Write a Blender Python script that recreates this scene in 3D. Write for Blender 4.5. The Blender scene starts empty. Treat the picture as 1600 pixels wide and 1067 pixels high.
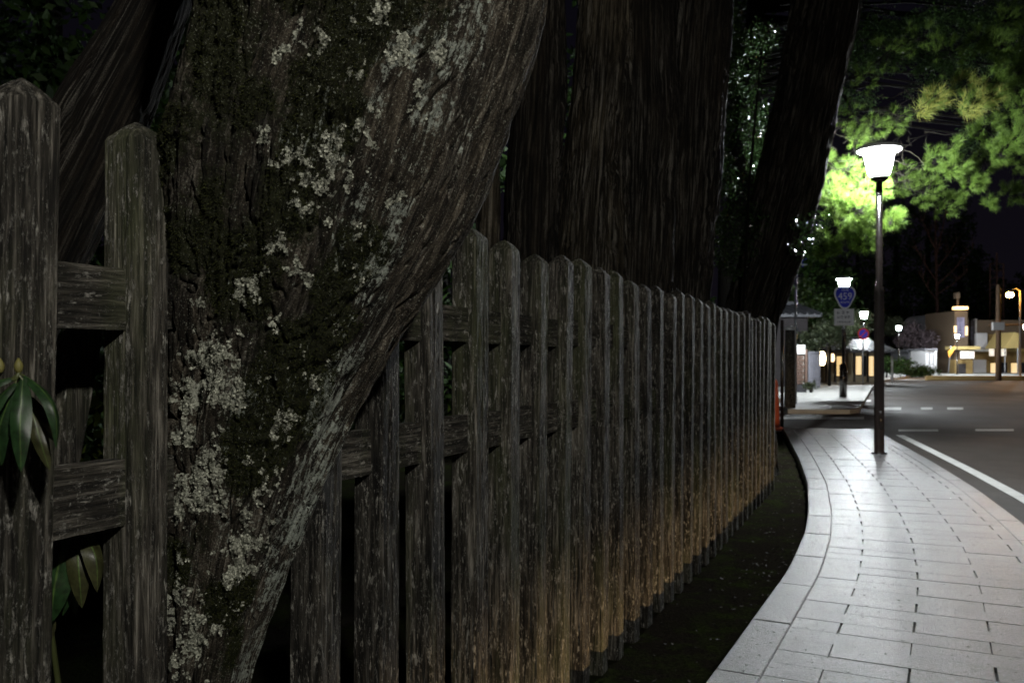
import bpy, bmesh, math, random
import numpy as np
from mathutils import Vector, Matrix

random.seed(7)
rng = np.random.default_rng(11)
S = bpy.context.scene
C = S.collection
PI = math.pi

# ------------------------------------------------------------------ camera, world, exposure
CAM_H = 1.38                      # eye height above the footpath
FPX = 1333.3                      # 30 mm lens on a 36 mm wide frame, 1600 px wide
HOR = 560.0
cam = bpy.data.objects.new('camera', bpy.data.cameras.new('camera'))
C.objects.link(cam)
cam.location = (0, 0, CAM_H)
cam.rotation_euler = (math.radians(90), 0, 0)
cam.data.lens = 30.0
cam.data.sensor_width = 36.0
cam.data.shift_y = 26.5 / 1600
cam.data.clip_start = 0.05
cam.data.clip_end = 900
cam.data.dof.use_dof = True
cam.data.dof.focus_distance = 2.0
cam.data.dof.aperture_fstop = 7.0
cam.data.dof.aperture_blades = 9
S.camera = cam

world = bpy.data.worlds.new('World')
S.world = world
world.use_nodes = True
wn = world.node_tree
wn.nodes.clear()
wo = wn.nodes.new('ShaderNodeOutputWorld')
wb = wn.nodes.new('ShaderNodeBackground')
wr = wn.nodes.new('ShaderNodeValToRGB')
wx = wn.nodes.new('ShaderNodeSeparateXYZ')
wt = wn.nodes.new('ShaderNodeTexCoord')
wn.links.new(wt.outputs['Generated'], wx.inputs[0])
wn.links.new(wx.outputs['Z'], wr.inputs[0])
wr.color_ramp.elements[0].position = 0.0
wr.color_ramp.elements[0].color = (0.0080, 0.0066, 0.0105, 1)
wr.color_ramp.elements[1].position = 0.5
wr.color_ramp.elements[1].color = (0.0034, 0.0031, 0.0060, 1)
wn.links.new(wr.outputs[0], wb.inputs[0])
wb.inputs[1].default_value = 0.55
wn.links.new(wb.outputs[0], wo.inputs[0])

S.view_settings.view_transform = 'Standard'
S.view_settings.look = 'None'
S.view_settings.exposure = 0.0
S.view_settings.gamma = 1.0
S.view_settings.use_curve_mapping = False
S.render.engine = 'CYCLES'
S.cycles.use_denoising = True
S.cycles.max_bounces = 4
S.cycles.diffuse_bounces = 2
S.cycles.glossy_bounces = 2
S.cycles.transmission_bounces = 2
S.cycles.transparent_max_bounces = 6
S.cycles.sample_clamp_indirect = 2.0
S.cycles.caustics_reflective = False
S.cycles.caustics_refractive = False

LAMP_WHITE = (0.91, 0.97, 1.0)
LAMP_S = 1230.0          # radiance of the lamp glasses
KEY_W = 470.0          # bare point light assumed behind the camera
WARM_W = 150.0

# ------------------------------------------------------------------ helpers
def W(px, py, Y, dz=0.0):
    """a point at depth Y seen along the ray through pixel (px, py) of the photograph"""
    return Vector(((px - 800) * Y / FPX, Y, CAM_H + (HOR - py) * Y / FPX + dz))

def tag(o, label=None, cat=None, group=None, kind=None):
    if label: o['label'] = label
    if cat: o['category'] = cat
    if group: o['group'] = group
    if kind: o['kind'] = kind
    return o

def empty(name, loc=(0, 0, 0), rz=0.0):
    o = bpy.data.objects.new(name, None)
    C.objects.link(o)
    o.location = loc
    o.rotation_euler = (0, 0, rz)
    o.empty_display_size = 0.2
    return o

def link(name, me, mat=None, parent=None, smooth=False):
    if mat is not None and not me.materials:
        me.materials.append(mat)
    o = bpy.data.objects.new(name, me)
    C.objects.link(o)
    if parent is not None:
        o.parent = parent
        # meshes are written in world space: cancel the parent's placement
        M = Matrix.Translation(parent.location) @ Matrix.Rotation(parent.rotation_euler.z, 4, 'Z')
        if parent.type == 'EMPTY':
            o.matrix_parent_inverse = M.inverted()
    if smooth:
        me.polygons.foreach_set('use_smooth', [True] * len(me.polygons))
    return o

def mesh_np(name, V, F, smooth=False):
    """V (n,3), F (m,k) arrays with one face size"""
    me = bpy.data.meshes.new(name)
    V = np.asarray(V, dtype=np.float32); F = np.asarray(F, dtype=np.int32)
    me.vertices.add(len(V)); me.vertices.foreach_set('co', V.ravel())
    k = F.shape[1]
    me.loops.add(F.size); me.loops.foreach_set('vertex_index', F.ravel())
    me.polygons.add(len(F))
    me.polygons.foreach_set('loop_start', np.arange(0, F.size, k, dtype=np.int32))
    me.polygons.foreach_set('loop_total', np.full(len(F), k, dtype=np.int32))
    if smooth: me.polygons.foreach_set('use_smooth', np.ones(len(F), dtype=bool))
    me.update(calc_edges=True); me.validate()
    return me

class MB:
    def __init__(s): s.v = []; s.f = []
    def add(s, vs, fs):
        b = len(s.v); s.v += [tuple(v) for v in vs]; s.f += [tuple(b + i for i in f) for f in fs]; return s
    def box(s, x0, x1, y0, y1, z0, z1, rz=0.0, piv=None):
        vs = [Vector((x, y, z)) for z in (z0, z1) for y in (y0, y1) for x in (x0, x1)]
        if rz:
            p = Vector(piv if piv else ((x0 + x1) / 2, (y0 + y1) / 2, 0)); R = Matrix.Rotation(rz, 3, 'Z')
            p.z = 0
            vs = [p + R @ (v - p) for v in vs]
        return s.add(vs, [(0, 2, 3, 1), (4, 5, 7, 6), (0, 1, 5, 4), (2, 6, 7, 3), (0, 4, 6, 2), (1, 3, 7, 5)])
    def tube(s, pts, rad, n=8, cap=True):
        pts = [Vector(p) for p in pts]
        if not hasattr(rad, '__len__'): rad = [rad] * len(pts)
        rings = []
        prev = None
        for i, p in enumerate(pts):
            t = (pts[min(i + 1, len(pts) - 1)] - pts[max(i - 1, 0)]).normalized()
            if prev is None:
                a = Vector((1, 0, 0)) if abs(t.x) < .8 else Vector((0, 1, 0))
                u = t.cross(a).normalized()
            else:
                u = (prev - t * prev.dot(t)).normalized()
            prev = u
            w = t.cross(u)
            rings.append([p + (u * math.cos(2 * PI * k / n) + w * math.sin(2 * PI * k / n)) * rad[i] for k in range(n)])
        vs = [v for r in rings for v in r]
        fs = [(i * n + k, i * n + (k + 1) % n, (i + 1) * n + (k + 1) % n, (i + 1) * n + k) for i in range(len(pts) - 1) for k in range(n)]
        if cap:
            fs += [tuple(range(n - 1, -1, -1)), tuple((len(pts) - 1) * n + k for k in range(n))]
        return s.add(vs, fs)
    def lathe(s, cx, cy, prof, n=24, sy=1.0):
        """prof: list of (radius, z)"""
        m = len(prof)
        vs = [(cx + r * math.cos(2 * PI * k / n), cy + sy * r * math.sin(2 * PI * k / n), z) for r, z in prof for k in range(n)]
        fs = [(i * n + k, i * n + (k + 1) % n, (i + 1) * n + (k + 1) % n, (i + 1) * n + k) for i in range(m - 1) for k in range(n)]
        fs += [tuple(range(n - 1, -1, -1)), tuple((m - 1) * n + k for k in range(n))]
        return s.add(vs, fs)
    def prism(s, outline, y0, y1):
        """outline in (x,z), extruded along y"""
        n = len(outline)
        vs = [(x, y0, z) for x, z in outline] + [(x, y1, z) for x, z in outline]
        fs = [tuple(range(n)), tuple(range(2 * n - 1, n - 1, -1))] + [(i, i + n, (i + 1) % n + n, (i + 1) % n) for i in range(n)]
        return s.add(vs, fs)
    def build(s, name, mat=None, parent=None, smooth=False, bevel=0.0):
        me = bpy.data.meshes.new(name)
        me.from_pydata(s.v, [], s.f)
        me.update()
        o = link(name, me, mat, parent, smooth)
        bm = bmesh.new(); bm.from_mesh(me)
        bmesh.ops.recalc_face_normals(bm, faces=bm.faces)
        if bevel > 0:
            bmesh.ops.bevel(bm, geom=list(bm.edges), offset=bevel, segments=1, affect='EDGES')
        bm.to_mesh(me); bm.free()
        return o

# vectorised gradient noise ------------------------------------------------------------
_P = rng.permutation(256); _P = np.concatenate([_P, _P, _P])
_G = rng.normal(size=(256, 3)); _G /= np.linalg.norm(_G, axis=1)[:, None]
def pn(x, y, z):
    xi = np.floor(x).astype(int); yi = np.floor(y).astype(int); zi = np.floor(z).astype(int)
    xf = x - xi; yf = y - yi; zf = z - zi
    u = xf**3 * (xf * (xf * 6 - 15) + 10); v = yf**3 * (yf * (yf * 6 - 15) + 10); w = zf**3 * (zf * (zf * 6 - 15) + 10)
    xi &= 255; yi &= 255; zi &= 255
    out = 0
    for a in (0, 1):
        for b in (0, 1):
            for c in (0, 1):
                h = _P[_P[_P[xi + a] + yi + b] + zi + c] & 255
                g = _G[h]
                d = g[..., 0] * (xf - a) + g[..., 1] * (yf - b) + g[..., 2] * (zf - c)
                out = out + d * (u if a else 1 - u) * (v if b else 1 - v) * (w if c else 1 - w)
    return out * 1.6
def fbm(x, y, z, o=4, g=0.5):
    s = 0; a = 1.0
    for i in range(o):
        s = s + a * pn(x * 2**i + 17.3 * i, y * 2**i + 5.1 * i, z * 2**i + 9.7 * i); a *= g
    return s
def sstep(a, b, x):
    t = np.clip((x - a) / (b - a), 0, 1); return t * t * (3 - 2 * t)

# ------------------------------------------------------------------ materials
class NT:
    def __init__(s, name):
        s.m = bpy.data.materials.new(name); s.m.use_nodes = True; s.t = s.m.node_tree; s.n = s.t.nodes
        s.b = s.n['Principled BSDF']; s.out = s.n['Material Output']
    def new(s, typ, **kw):
        n = s.n.new(typ)
        for k, v in kw.items(): setattr(n, k, v)
        return n
    def ln(s, a, b): s.t.links.new(a, b)
    def coord(s, scale=(1, 1, 1), rand=True, kind='Object'):
        tc = s.new('ShaderNodeTexCoord'); mp = s.new('ShaderNodeMapping')
        mp.inputs['Scale'].default_value = scale
        s.ln(tc.outputs[kind], mp.inputs[0])
        if rand:
            oi = s.new('ShaderNodeObjectInfo'); mu = s.new('ShaderNodeMath', operation='MULTIPLY'); mu.inputs[1].default_value = 37.0
            s.ln(oi.outputs['Random'], mu.inputs[0]); s.ln(mu.outputs[0], mp.inputs['Location'])
        return mp.outputs[0]
    def noise(s, co, scale, detail=6, rough=.6, dist=0.0):
        n = s.new('ShaderNodeTexNoise'); n.inputs['Scale'].default_value = scale; n.inputs['Detail'].default_value = detail
        n.inputs['Roughness'].default_value = rough; n.inputs['Distortion'].default_value = dist
        if co is not None: s.ln(co, n.inputs['Vector'])
        return n.outputs['Fac']
    def ramp(s, fac, stops, interp='LINEAR'):
        r = s.new('ShaderNodeValToRGB'); e = r.color_ramp; e.interpolation = interp
        while len(e.elements) < len(stops): e.elements.new(0.5)
        for el, (p, c) in zip(e.elements, stops):
            el.position = p; el.color = (c, c, c, 1) if not hasattr(c, '__len__') else (*c, 1)
        s.ln(fac, r.inputs[0]); return r.outputs[0]
    def mix(s, fac, a, b, mode='MIX'):
        m = s.new('ShaderNodeMix', data_type='RGBA', blend_type=mode)
        for sock, v in ((m.inputs[0], fac), (m.inputs[6], a), (m.inputs[7], b)):
            if hasattr(v, 'is_output'): s.ln(v, sock)
            elif hasattr(v, '__len__'): sock.default_value = (*v, 1)
            else: sock.default_value = v
        return m.outputs[2]
    def math(s, op, a, b=0.0):
        m = s.new('ShaderNodeMath', operation=op)
        for sock, v in ((m.inputs[0], a), (m.inputs[1], b)):
            if hasattr(v, 'is_output'): s.ln(v, sock)
            else: sock.default_value = v
        return m.outputs[0]
    def bump(s, h, strength=.5, dist=.01):
        b = s.new('ShaderNodeBump'); b.inputs['Strength'].default_value = strength; b.inputs['Distance'].default_value = dist
        s.ln(h, b.inputs['Height']); s.ln(b.outputs[0], s.b.inputs['Normal'])
    def attr(s, name):
        a = s.new('ShaderNodeAttribute'); a.attribute_name = name; return a.outputs['Fac']
    def set(s, color=None, rough=None, spec=None, metal=None):
        for k, v in (('Base Color', color), ('Roughness', rough), ('Specular IOR Level', spec), ('Metallic', metal)):
            if v is None: continue
            if hasattr(v, 'is_output'): s.ln(v, s.b.inputs[k])
            elif hasattr(v, '__len__'): s.b.inputs[k].default_value = (*v, 1)
            else: s.b.inputs[k].default_value = v
        return s

def plain(name, col, rough=.6, spec=.4, metal=0.0, var=.25, vs=6.0, bump=.15, bd=.004):
    t = NT(name); co = t.coord()
    f = t.noise(co, vs, 6, .65)
    c = t.ramp(f, [(.25, [x * (1 - var) for x in col]), (.75, [min(1, x * (1 + var)) for x in col])])
    f2 = t.noise(co, vs * 9, 4, .7)
    t.set(c, t.ramp(f, [(.3, rough * .85), (.7, min(1, rough * 1.15))]), spec, metal)
    if bump: t.bump(f2, bump, bd)
    return t.m

def glow(name, col, strength):
    t = NT(name); t.set((.8, .8, .8), .4)
    t.b.inputs['Emission Color'].default_value = (*col, 1); t.b.inputs['Emission Strength'].default_value = strength
    return t.m

def wood_material(name='weathered_wood', horiz=False):
    t = NT(name)
    s1 = (95, 5, 95) if horiz else (95, 95, 5)
    s2 = (36, 9, 36) if horiz else (36, 36, 9)
    grain = t.noise(t.coord(s1), 1.0, 8, .72, .3)
    streak = t.noise(t.coord(s2), 1.0, 8, .7, .4)
    blot = t.noise(t.coord((5, 5, 2.2) if not horiz else (5, 2.2, 5)), 1.0, 6, .6)
    speck = t.noise(t.coord((190, 190, 90)), 1.0, 4, .7)
    flake = t.noise(t.coord((80, 80, 24) if not horiz else (80, 24, 80)), 1.0, 10, .8, .2)
    base = t.ramp(grain, [(.38, (.003, .0028, .002)), (.49, (.030, .027, .021)), (.57, (.095, .087, .072)), (.69, (.30, .28, .24))])
    dark = t.ramp(blot, [(.36, .16), (.60, 1.05)])
    c = t.mix(1.0, base, dark, 'MULTIPLY')
    green = t.ramp(t.noise(t.coord((6, 6, 1.4)), 1.0, 5, .6), [(.50, 0.0), (.68, .75)])
    c = t.mix(green, c, t.ramp(grain, [(.35, (.012, .016, .007)), (.65, (.070, .078, .035))]))
    fl = t.ramp(flake, [(.53, 0.0), (.585, 1.0)])
    fl = t.math('MULTIPLY', fl, t.ramp(streak, [(.44, 0.0), (.56, 1.0)]))
    c = t.mix(fl, c, t.ramp(speck, [(.3, (.12, .112, .095)), (.66, (.46, .45, .40))]))
    sp = t.math('MULTIPLY', t.ramp(speck, [(.60, 0.0), (.67, .8)]), t.ramp(t.noise(t.coord((17, 17, 6)), 1.0, 4, .6), [(.48, 0.05), (.64, 1.0)]))
    c = t.mix(sp, c, (.34, .34, .31))
    t.set(c, .85, .25)
    h = t.math('ADD', t.math('MULTIPLY', grain, 1.0), t.math('MULTIPLY', fl, .35))
    t.bump(h, 1.0, .010)
    return t.m

def bark_material(name, hero=False, tint=(1, 1, 1), pale=.0):
    t = NT(name)
    tc = t.new('ShaderNodeTexCoord')
    def uvn(sx, sy, **kw):
        mp = t.new('ShaderNodeMapping'); mp.inputs['Scale'].default_value = (sx, sy, 1)
        t.ln(tc.outputs['UV'], mp.inputs[0]); return t.noise(mp.outputs[0], 1.0, **kw)
    fib = uvn(*((115, 7) if hero else (70, 2.2)), detail=8, rough=.75, dist=.5)
    fib2 = uvn(*((38, 3.4) if hero else (24, .9)), detail=8, rough=.7, dist=.8)
    big = t.noise(t.coord((3, 3, 2), rand=False), 1.0, 6, .6)
    fine = t.noise(t.coord((260, 260, 260), rand=False), 1.0, 4, .75)
    crust = t.noise(t.coord((75, 75, 75), rand=False), 1.0, 6, .8)
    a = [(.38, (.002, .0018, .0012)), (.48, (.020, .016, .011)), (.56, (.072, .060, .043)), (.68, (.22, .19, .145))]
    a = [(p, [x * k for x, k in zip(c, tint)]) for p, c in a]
    c = t.ramp(t.mix(.45, fib, fib2), a)
    c = t.mix(1.0, c, t.ramp(big, [(.36, .35), (.62, 1.2)]), 'MULTIPLY')
    c = t.mix(1.0, c, t.ramp(fine, [(.38, .35), (.60, 1.35)]), 'MULTIPLY')
    # pale fibres
    wide = uvn(9, .55, detail=5, rough=.6, dist=.6)
    pf = t.math('MULTIPLY', t.ramp(fib, [(.50, 0.0), (.62, 1.0)]), t.ramp(fine, [(.4, .2), (.6, 1.0)]))
    c = t.mix(t.math('MULTIPLY', t.math('MULTIPLY', pf, t.ramp(wide, [(.42, .12), (.62, 1.0)])), min(1.0, .55 + pale)), c, (.30, .285, .25))
    if hero:
        moss = t.attr('moss'); lich = t.attr('lichen'); streak = t.attr('crust')
        mf = t.ramp(t.math('ADD', moss, t.math('MULTIPLY', t.math('SUBTRACT', crust, .5), 1.3)), [(.38, 0.0), (.60, 1.0)])
        c = t.mix(mf, c, t.ramp(fine, [(.3, (.002, .0025, .0008)), (.7, (.024, .027, .009))]))
        # thin crust lichen, broken by the bark fibres
        sf = t.math('ADD', t.math('MULTIPLY', streak, .74), t.math('MULTIPLY', t.math('SUBTRACT', t.mix(.55, fib, crust), .5), 4.2))
        sf = t.ramp(sf, [(.42, 0.0), (.58, 1.0)])
        c = t.mix(sf, c, t.ramp(fine, [(.25, (.06, .068, .055)), (.70, (.44, .48, .42))]))
        lf = t.math('ADD', lich, t.math('MULTIPLY', t.math('SUBTRACT', t.mix(.5, crust, fine), .5), 3.2))
        lf = t.ramp(lf, [(.50, 0.0), (.60, 1.0)])
        c = t.mix(lf, c, t.ramp(fine, [(.25, (.06, .065, .045)), (.68, (.50, .51, .43))]))
    if hero:
        sk = t.math('MULTIPLY', t.ramp(fine, [(.60, 0.0), (.66, 1.0)]), t.ramp(big, [(.40, .15), (.58, .9)]))
        c = t.mix(sk, c, (.34, .36, .30))
    t.set(c, .9, .2)
    h = t.math('ADD', t.math('MULTIPLY', fib, .9), t.math('MULTIPLY', fine, .35))
    t.bump(h, 1.0, .012)
    return t.m

def leaf_material(name, lo, hi, rough=.5, trans=.35, spec=.4):
    t = NT(name)
    g = t.new('ShaderNodeNewGeometry')
    c = t.ramp(g.outputs['Random Per Island'], [(0, lo), (1, hi)])
    t.set(c, rough, spec)
    tr = t.new('ShaderNodeBsdfTranslucent'); mx = t.new('ShaderNodeMixShader'); mx.inputs[0].default_value = trans
    t.ln(c, tr.inputs[0]); t.ln(t.b.outputs[0], mx.inputs[1]); t.ln(tr.outputs[0], mx.inputs[2]); t.ln(mx.outputs[0], t.out.inputs[0])
    return t.m

M = {}
M['wood'] = wood_material()
M['wood_rail'] = wood_material('weathered_rail_wood', True)
M['bark_hero'] = bark_material('lichen_bark', True)
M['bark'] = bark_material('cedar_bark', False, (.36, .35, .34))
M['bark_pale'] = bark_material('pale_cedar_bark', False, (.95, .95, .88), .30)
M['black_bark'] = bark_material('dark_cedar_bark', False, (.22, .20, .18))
M['lichen'] = leaf_material('lichen', (.10, .105, .08), (.44, .45, .37), .95, .0, .1)
M['moss'] = leaf_material('moss', (.006, .008, .0025), (.034, .038, .012), .9, .15, .1)
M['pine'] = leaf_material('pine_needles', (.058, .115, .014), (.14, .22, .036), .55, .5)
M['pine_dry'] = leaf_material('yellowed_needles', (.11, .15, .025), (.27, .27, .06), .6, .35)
M['cedar_leaf'] = leaf_material('cedar_foliage', (.010, .028, .005), (.04, .085, .014), .6, .25)
M['holly'] = leaf_material('holly_leaf', (.015, .035, .010), (.035, .065, .018), .24, .10, .6)
M['shrub'] = leaf_material('shrub_leaf', (.03, .045, .022), (.08, .095, .05), .5, .25)
M['plum'] = leaf_material('plum_twigs', (.045, .033, .038), (.10, .075, .085), .7, .2)
M['black_paint'] = plain('dark_brown_pole_paint', (.012, .009, .008), .2, .6, var=.1, vs=9, bump=0)
M['white_paint'] = plain('white_paint', (.62, .62, .62), .5, .4, var=.08)
M['twig'] = plain('brown_bare_twigs', (.055, .028, .022), .85, .2, var=.2)
M['steel'] = plain('galvanised_steel', (.30, .31, .33), .45, .5, metal=.6, var=.15)

# ------------------------------------------------------------------ light: unseen sources assumed behind the camera
def light(name, typ, loc, energy, col, **kw):
    l = bpy.data.lights.new(name, typ); l.energy = energy; l.color = col
    for k, v in kw.items(): setattr(l, k, v)
    o = bpy.data.objects.new(name, l); C.objects.link(o); o.location = loc
    return o

# ------------------------------------------------------------------ ground
GZ = -0.12
def ribbon(pts, off0, off1, z, zb=None):
    """flat strip along the polyline pts (x,y), between two right-hand offsets"""
    P = np.array(pts, float)
    T = np.gradient(P, axis=0); T /= np.linalg.norm(T, axis=1)[:, None]
    N = np.stack([T[:, 1], -T[:, 0]], 1)
    return P + N * off0, P + N * off1

# left kerb edge of the footpath, as surveyed from the picture (x, y in metres)
KX = np.array([(-3.3, -5), (-2.02, -2), (-1.06, 0), (-.13, 1.8), (.822, 3.63), (1.294, 4.566), (1.81, 5.59), (2.32, 6.76), (2.696, 7.76), (3.30, 9.53), (4.01, 11.95), (4.84, 14.96), (5.49, 17.36)])
def smooth_path(K, step):
    seg = np.linalg.norm(np.diff(K, axis=0), axis=1); s = np.concatenate([[0], np.cumsum(seg)])
    ss = np.arange(0, s[-1], .02)
    X = np.interp(ss, s, K[:, 0]); Y = np.interp(ss, s, K[:, 1])
    k = np.hanning(61); k /= k.sum()
    Xp = np.concatenate([2 * X[0] - X[30:0:-1], X, 2 * X[-1] - X[-2:-32:-1]]); Yp = np.concatenate([2 * Y[0] - Y[30:0:-1], Y, 2 * Y[-1] - Y[-2:-32:-1]])
    X = np.convolve(Xp, k, 'valid'); Y = np.convolve(Yp, k, 'valid')
    n = int(round(step / .02))
    return np.stack([X, Y], 1)[::n]
WALK_W = 1.70
path = smooth_path(KX, .02)
seg = np.linalg.norm(np.diff(path, axis=0), axis=1); S_len = np.concatenate([[0], np.cumsum(seg)])
T_ = np.gradient(path, axis=0); T_ /= np.linalg.norm(T_, axis=1)[:, None]
N_ = np.stack([T_[:, 1], -T_[:, 0]], 1)
def at(s, off):
    x = np.interp(s, S_len, path[:, 0]); y = np.interp(s, S_len, path[:, 1])
    nx = np.interp(s, S_len, N_[:, 0]); ny = np.interp(s, S_len, N_[:, 1])
    return x + nx * off, y + ny * off
S_END = S_len[-1]

def dirt_material():
    t = NT('bare_mossy_soil'); co = t.coord((1, 1, 1), rand=False)
    a = t.noise(co, 2.6, 8, .65); b = t.noise(co, 60, 6, .7); d = t.noise(co, 9, 6, .7)
    c = t.ramp(b, [(.3, (.004, .0036, .003)), (.7, (.020, .017, .013))])
    c = t.mix(t.ramp(t.mix(.4, a, d), [(.47, 0.0), (.60, .9)]), c, t.ramp(b, [(.3, (.004, .006, .002)), (.7, (.028, .036, .012))]))
    t.set(c, 1.0, .0); t.bump(t.mix(.5, b, d), .7, .02); return t.m
def asphalt_material():
    t = NT('asphalt'); co = t.coord((1, 1, 1), rand=False)
    a = t.noise(co, .35, 6, .6); b = t.noise(co, 170, 4, .7); d = t.noise(co, 3, 6, .6)
    c = t.ramp(b, [(.3, (.016, .013, .011)), (.72, (.060, .049, .041))])
    c = t.mix(1.0, c, t.ramp(t.mix(.5, a, d), [(.35, .65), (.65, 1.2)]), 'MULTIPLY')
    t.set(c, t.ramp(a, [(.35, .60), (.65, .80)]), .25); t.bump(b, .7, .006); return t.m
def granite_material(name='granite_slab', k=1.0):
    t = NT(name); co = t.coord((1, 1, 1), rand=False)
    oi = t.new('ShaderNodeObjectInfo')
    b = t.noise(co, 75, 6, .85); d = t.noise(co, 30, 6, .75); a = t.noise(co, 1.4, 5, .6)
    c = t.ramp(t.mix(.35, b, d), [(.36, (.014 * k, .0145 * k, .016 * k)), (.50, (.064 * k, .065 * k, .068 * k)), (.62, (.27 * k, .27 * k, .275 * k))])
    c = t.mix(1.0, c, t.ramp(a, [(.34, .62), (.66, 1.1)]), 'MULTIPLY')
    c = t.mix(1.0, c, t.ramp(t.noise(co, 6.5, 6, .7), [(.36, .70), (.56, 1.05)]), 'MULTIPLY')
    c = t.mix(1.0, c, t.ramp(oi.outputs['Random'], [(0, .70), (1, 1.12)]), 'MULTIPLY')
    t.set(c, t.ramp(d, [(.3, .25), (.7, .40)]), .9); t.bump(t.mix(.30, b, d), .8, .019); return t.m
M['dirt'] = dirt_material(); M['asphalt'] = asphalt_material(); M['granite'] = granite_material(); M['kerb'] = granite_material('granite_kerb', 1.12)
M['mortar'] = plain('dark_joint_mortar', (.06, .057, .052), .9, .2)
M['road_paint'] = plain('worn_road_paint', (.50, .50, .48), .6, .4, var=.3, vs=7, bump=.2)

# terrain sheet: soil with small relief near, wide flat beyond
def ground_sheet():
    xs = np.unique(np.concatenate([np.linspace(-400, -12, 14), np.linspace(-12, 12, 161), np.linspace(12, 400, 14)]))
    ys = np.unique(np.concatenate([np.linspace(-60, -4, 6), np.linspace(-4, 24, 187), np.linspace(24, 500, 16)]))
    X, Y = np.meshgrid(xs, ys); Z = GZ + .022 * fbm(X * .9, Y * .9, X * 0 + 3, 3) + .012 * fbm(X * 6, Y * 6, X * 0 + 8, 3)
    Z = np.where((np.abs(X) < 12) & (Y < 24), Z, GZ - .01)
    # below the footpath, the kerb and the carriageway the soil is dug out
    kx = np.interp(Y, path[:, 1], path[:, 0], left=-99, right=path[-1, 0] - 2)
    Z = np.where(X > kx + .03, GZ - .14, Z); Z = np.where(Y > path[-1, 1], GZ - .14, Z); Z = np.where(Y < -4.9, GZ - .14, Z)
    nx = len(xs); ny = len(ys)
    V = np.stack([X, Y, Z], -1).reshape(-1, 3)
    i = np.arange(ny - 1)[:, None] * nx + np.arange(nx - 1)[None]
    F = np.stack([i, i + 1, i + nx + 1, i + nx], -1).reshape(-1, 4)
    return mesh_np('ground', V, F, True)
tag(link('ground', ground_sheet(), M['dirt']), kind='structure')

# carriageway: one sheet right of the footpath and across the junction
def road():
    e = [at(s, WALK_W - .02) for s in np.arange(0, S_END, .5)]
    e = [(x, y) for x, y in e]
    vs = []; fs = []
    pts = [(-8, -60)] + [(e[0][0], -60 + 54.9)] + e + [(path[-1, 0] + .2, path[-1, 1] + .1), (-30, path[-1, 1] + .4), (-30, 26), (6, 26), (7.4, 23.6), (12.5, 37), (40, 110), (40, 300)]
    bm = bmesh.new()
    left = [bm.verts.new((x, y, GZ)) for x, y in pts]
    a = bm.verts.new((260, 300, GZ)); b = bm.verts.new((260, -60, GZ))
    f = bm.faces.new(left + [a, b])
    bmesh.ops.triangulate(bm, faces=[f])
    bmesh.ops.recalc_face_normals(bm, faces=bm.faces)
    if bm.faces[:][0].normal.z < 0: bmesh.ops.reverse_faces(bm, faces=bm.faces)
    me = bpy.data.meshes.new('road'); bm.to_mesh(me); bm.free()
    return link('road', me, M['asphalt'])
tag(road(), kind='structure')

# road markings
def strip(name, quad, z=GZ + .004):
    m = MB(); m.add([(x, y, z) for x, y in quad], [(0, 1, 2, 3)])
    o = m.build(name, M['road_paint']); tag(o, kind='structure'); return o
lm = MB()
e0 = [at(s, WALK_W + .42) for s in np.arange(0, S_END + .1, .6)]; e1 = [at(s, WALK_W + .57) for s in np.arange(0, S_END + .1, .6)]
for i in range(len(e0) - 1):
    lm.add([(*e0[i], GZ + .004), (*e1[i], GZ + .004), (*e1[i + 1], GZ + .004), (*e0[i + 1], GZ + .004)], [(0, 1, 2, 3)])
tag(lm.build('road_edge_line', M['road_paint']), kind='structure')
def gx(px, py): Y = CAM_H * FPX / (py - HOR); return ((px - 800) * Y / FPX, Y)
GS = (CAM_H - GZ) / CAM_H
def gq(x0, y0, x1, y1):
    """a marking on the road surface seen between pixel columns x0..x1 and rows y0..y1"""
    def g(px, py): Y = (CAM_H - GZ) * FPX / (py - HOR); return ((px - 800) * Y / FPX, Y)
    return [g(x0, y1), g(x1, y1), g(x1, y0), g(x0, y0)]
for q in ((1190, 651, 1350, 655), (1205, 642.5, 1250, 645.5), (1300, 642, 1345, 645.5), (1382, 636.5, 1408, 640.5), (1439, 636.5, 1457, 640), (1480, 636.5, 1505, 640),
          (1404, 671, 1466, 674), (1524, 670.5, 1584, 673.5), (1342, 624.5, 1361, 627.5), (1352, 671, 1362, 674)):
    strip('road_marking', gq(*q))

# footpath: bed, kerb stones, slabs
fb = MB()
ss = np.arange(0, S_END + .05, .25)
for i in range(len(ss) - 1):
    a = at(ss[i], .01); b = at(ss[i], WALK_W - .01); c = at(ss[i + 1], WALK_W - .01); d = at(ss[i + 1], .01)
    fb.add([(*a, -.016), (*b, -.016), (*c, -.016), (*d, -.016), (*a, GZ - .1), (*b, GZ - .1), (*c, GZ - .1), (*d, GZ - .1)], [(0, 1, 2, 3), (0, 3, 7, 4), (1, 5, 6, 2)])
foot = tag(fb.build('footpath', M['mortar']), kind='structure')

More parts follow.
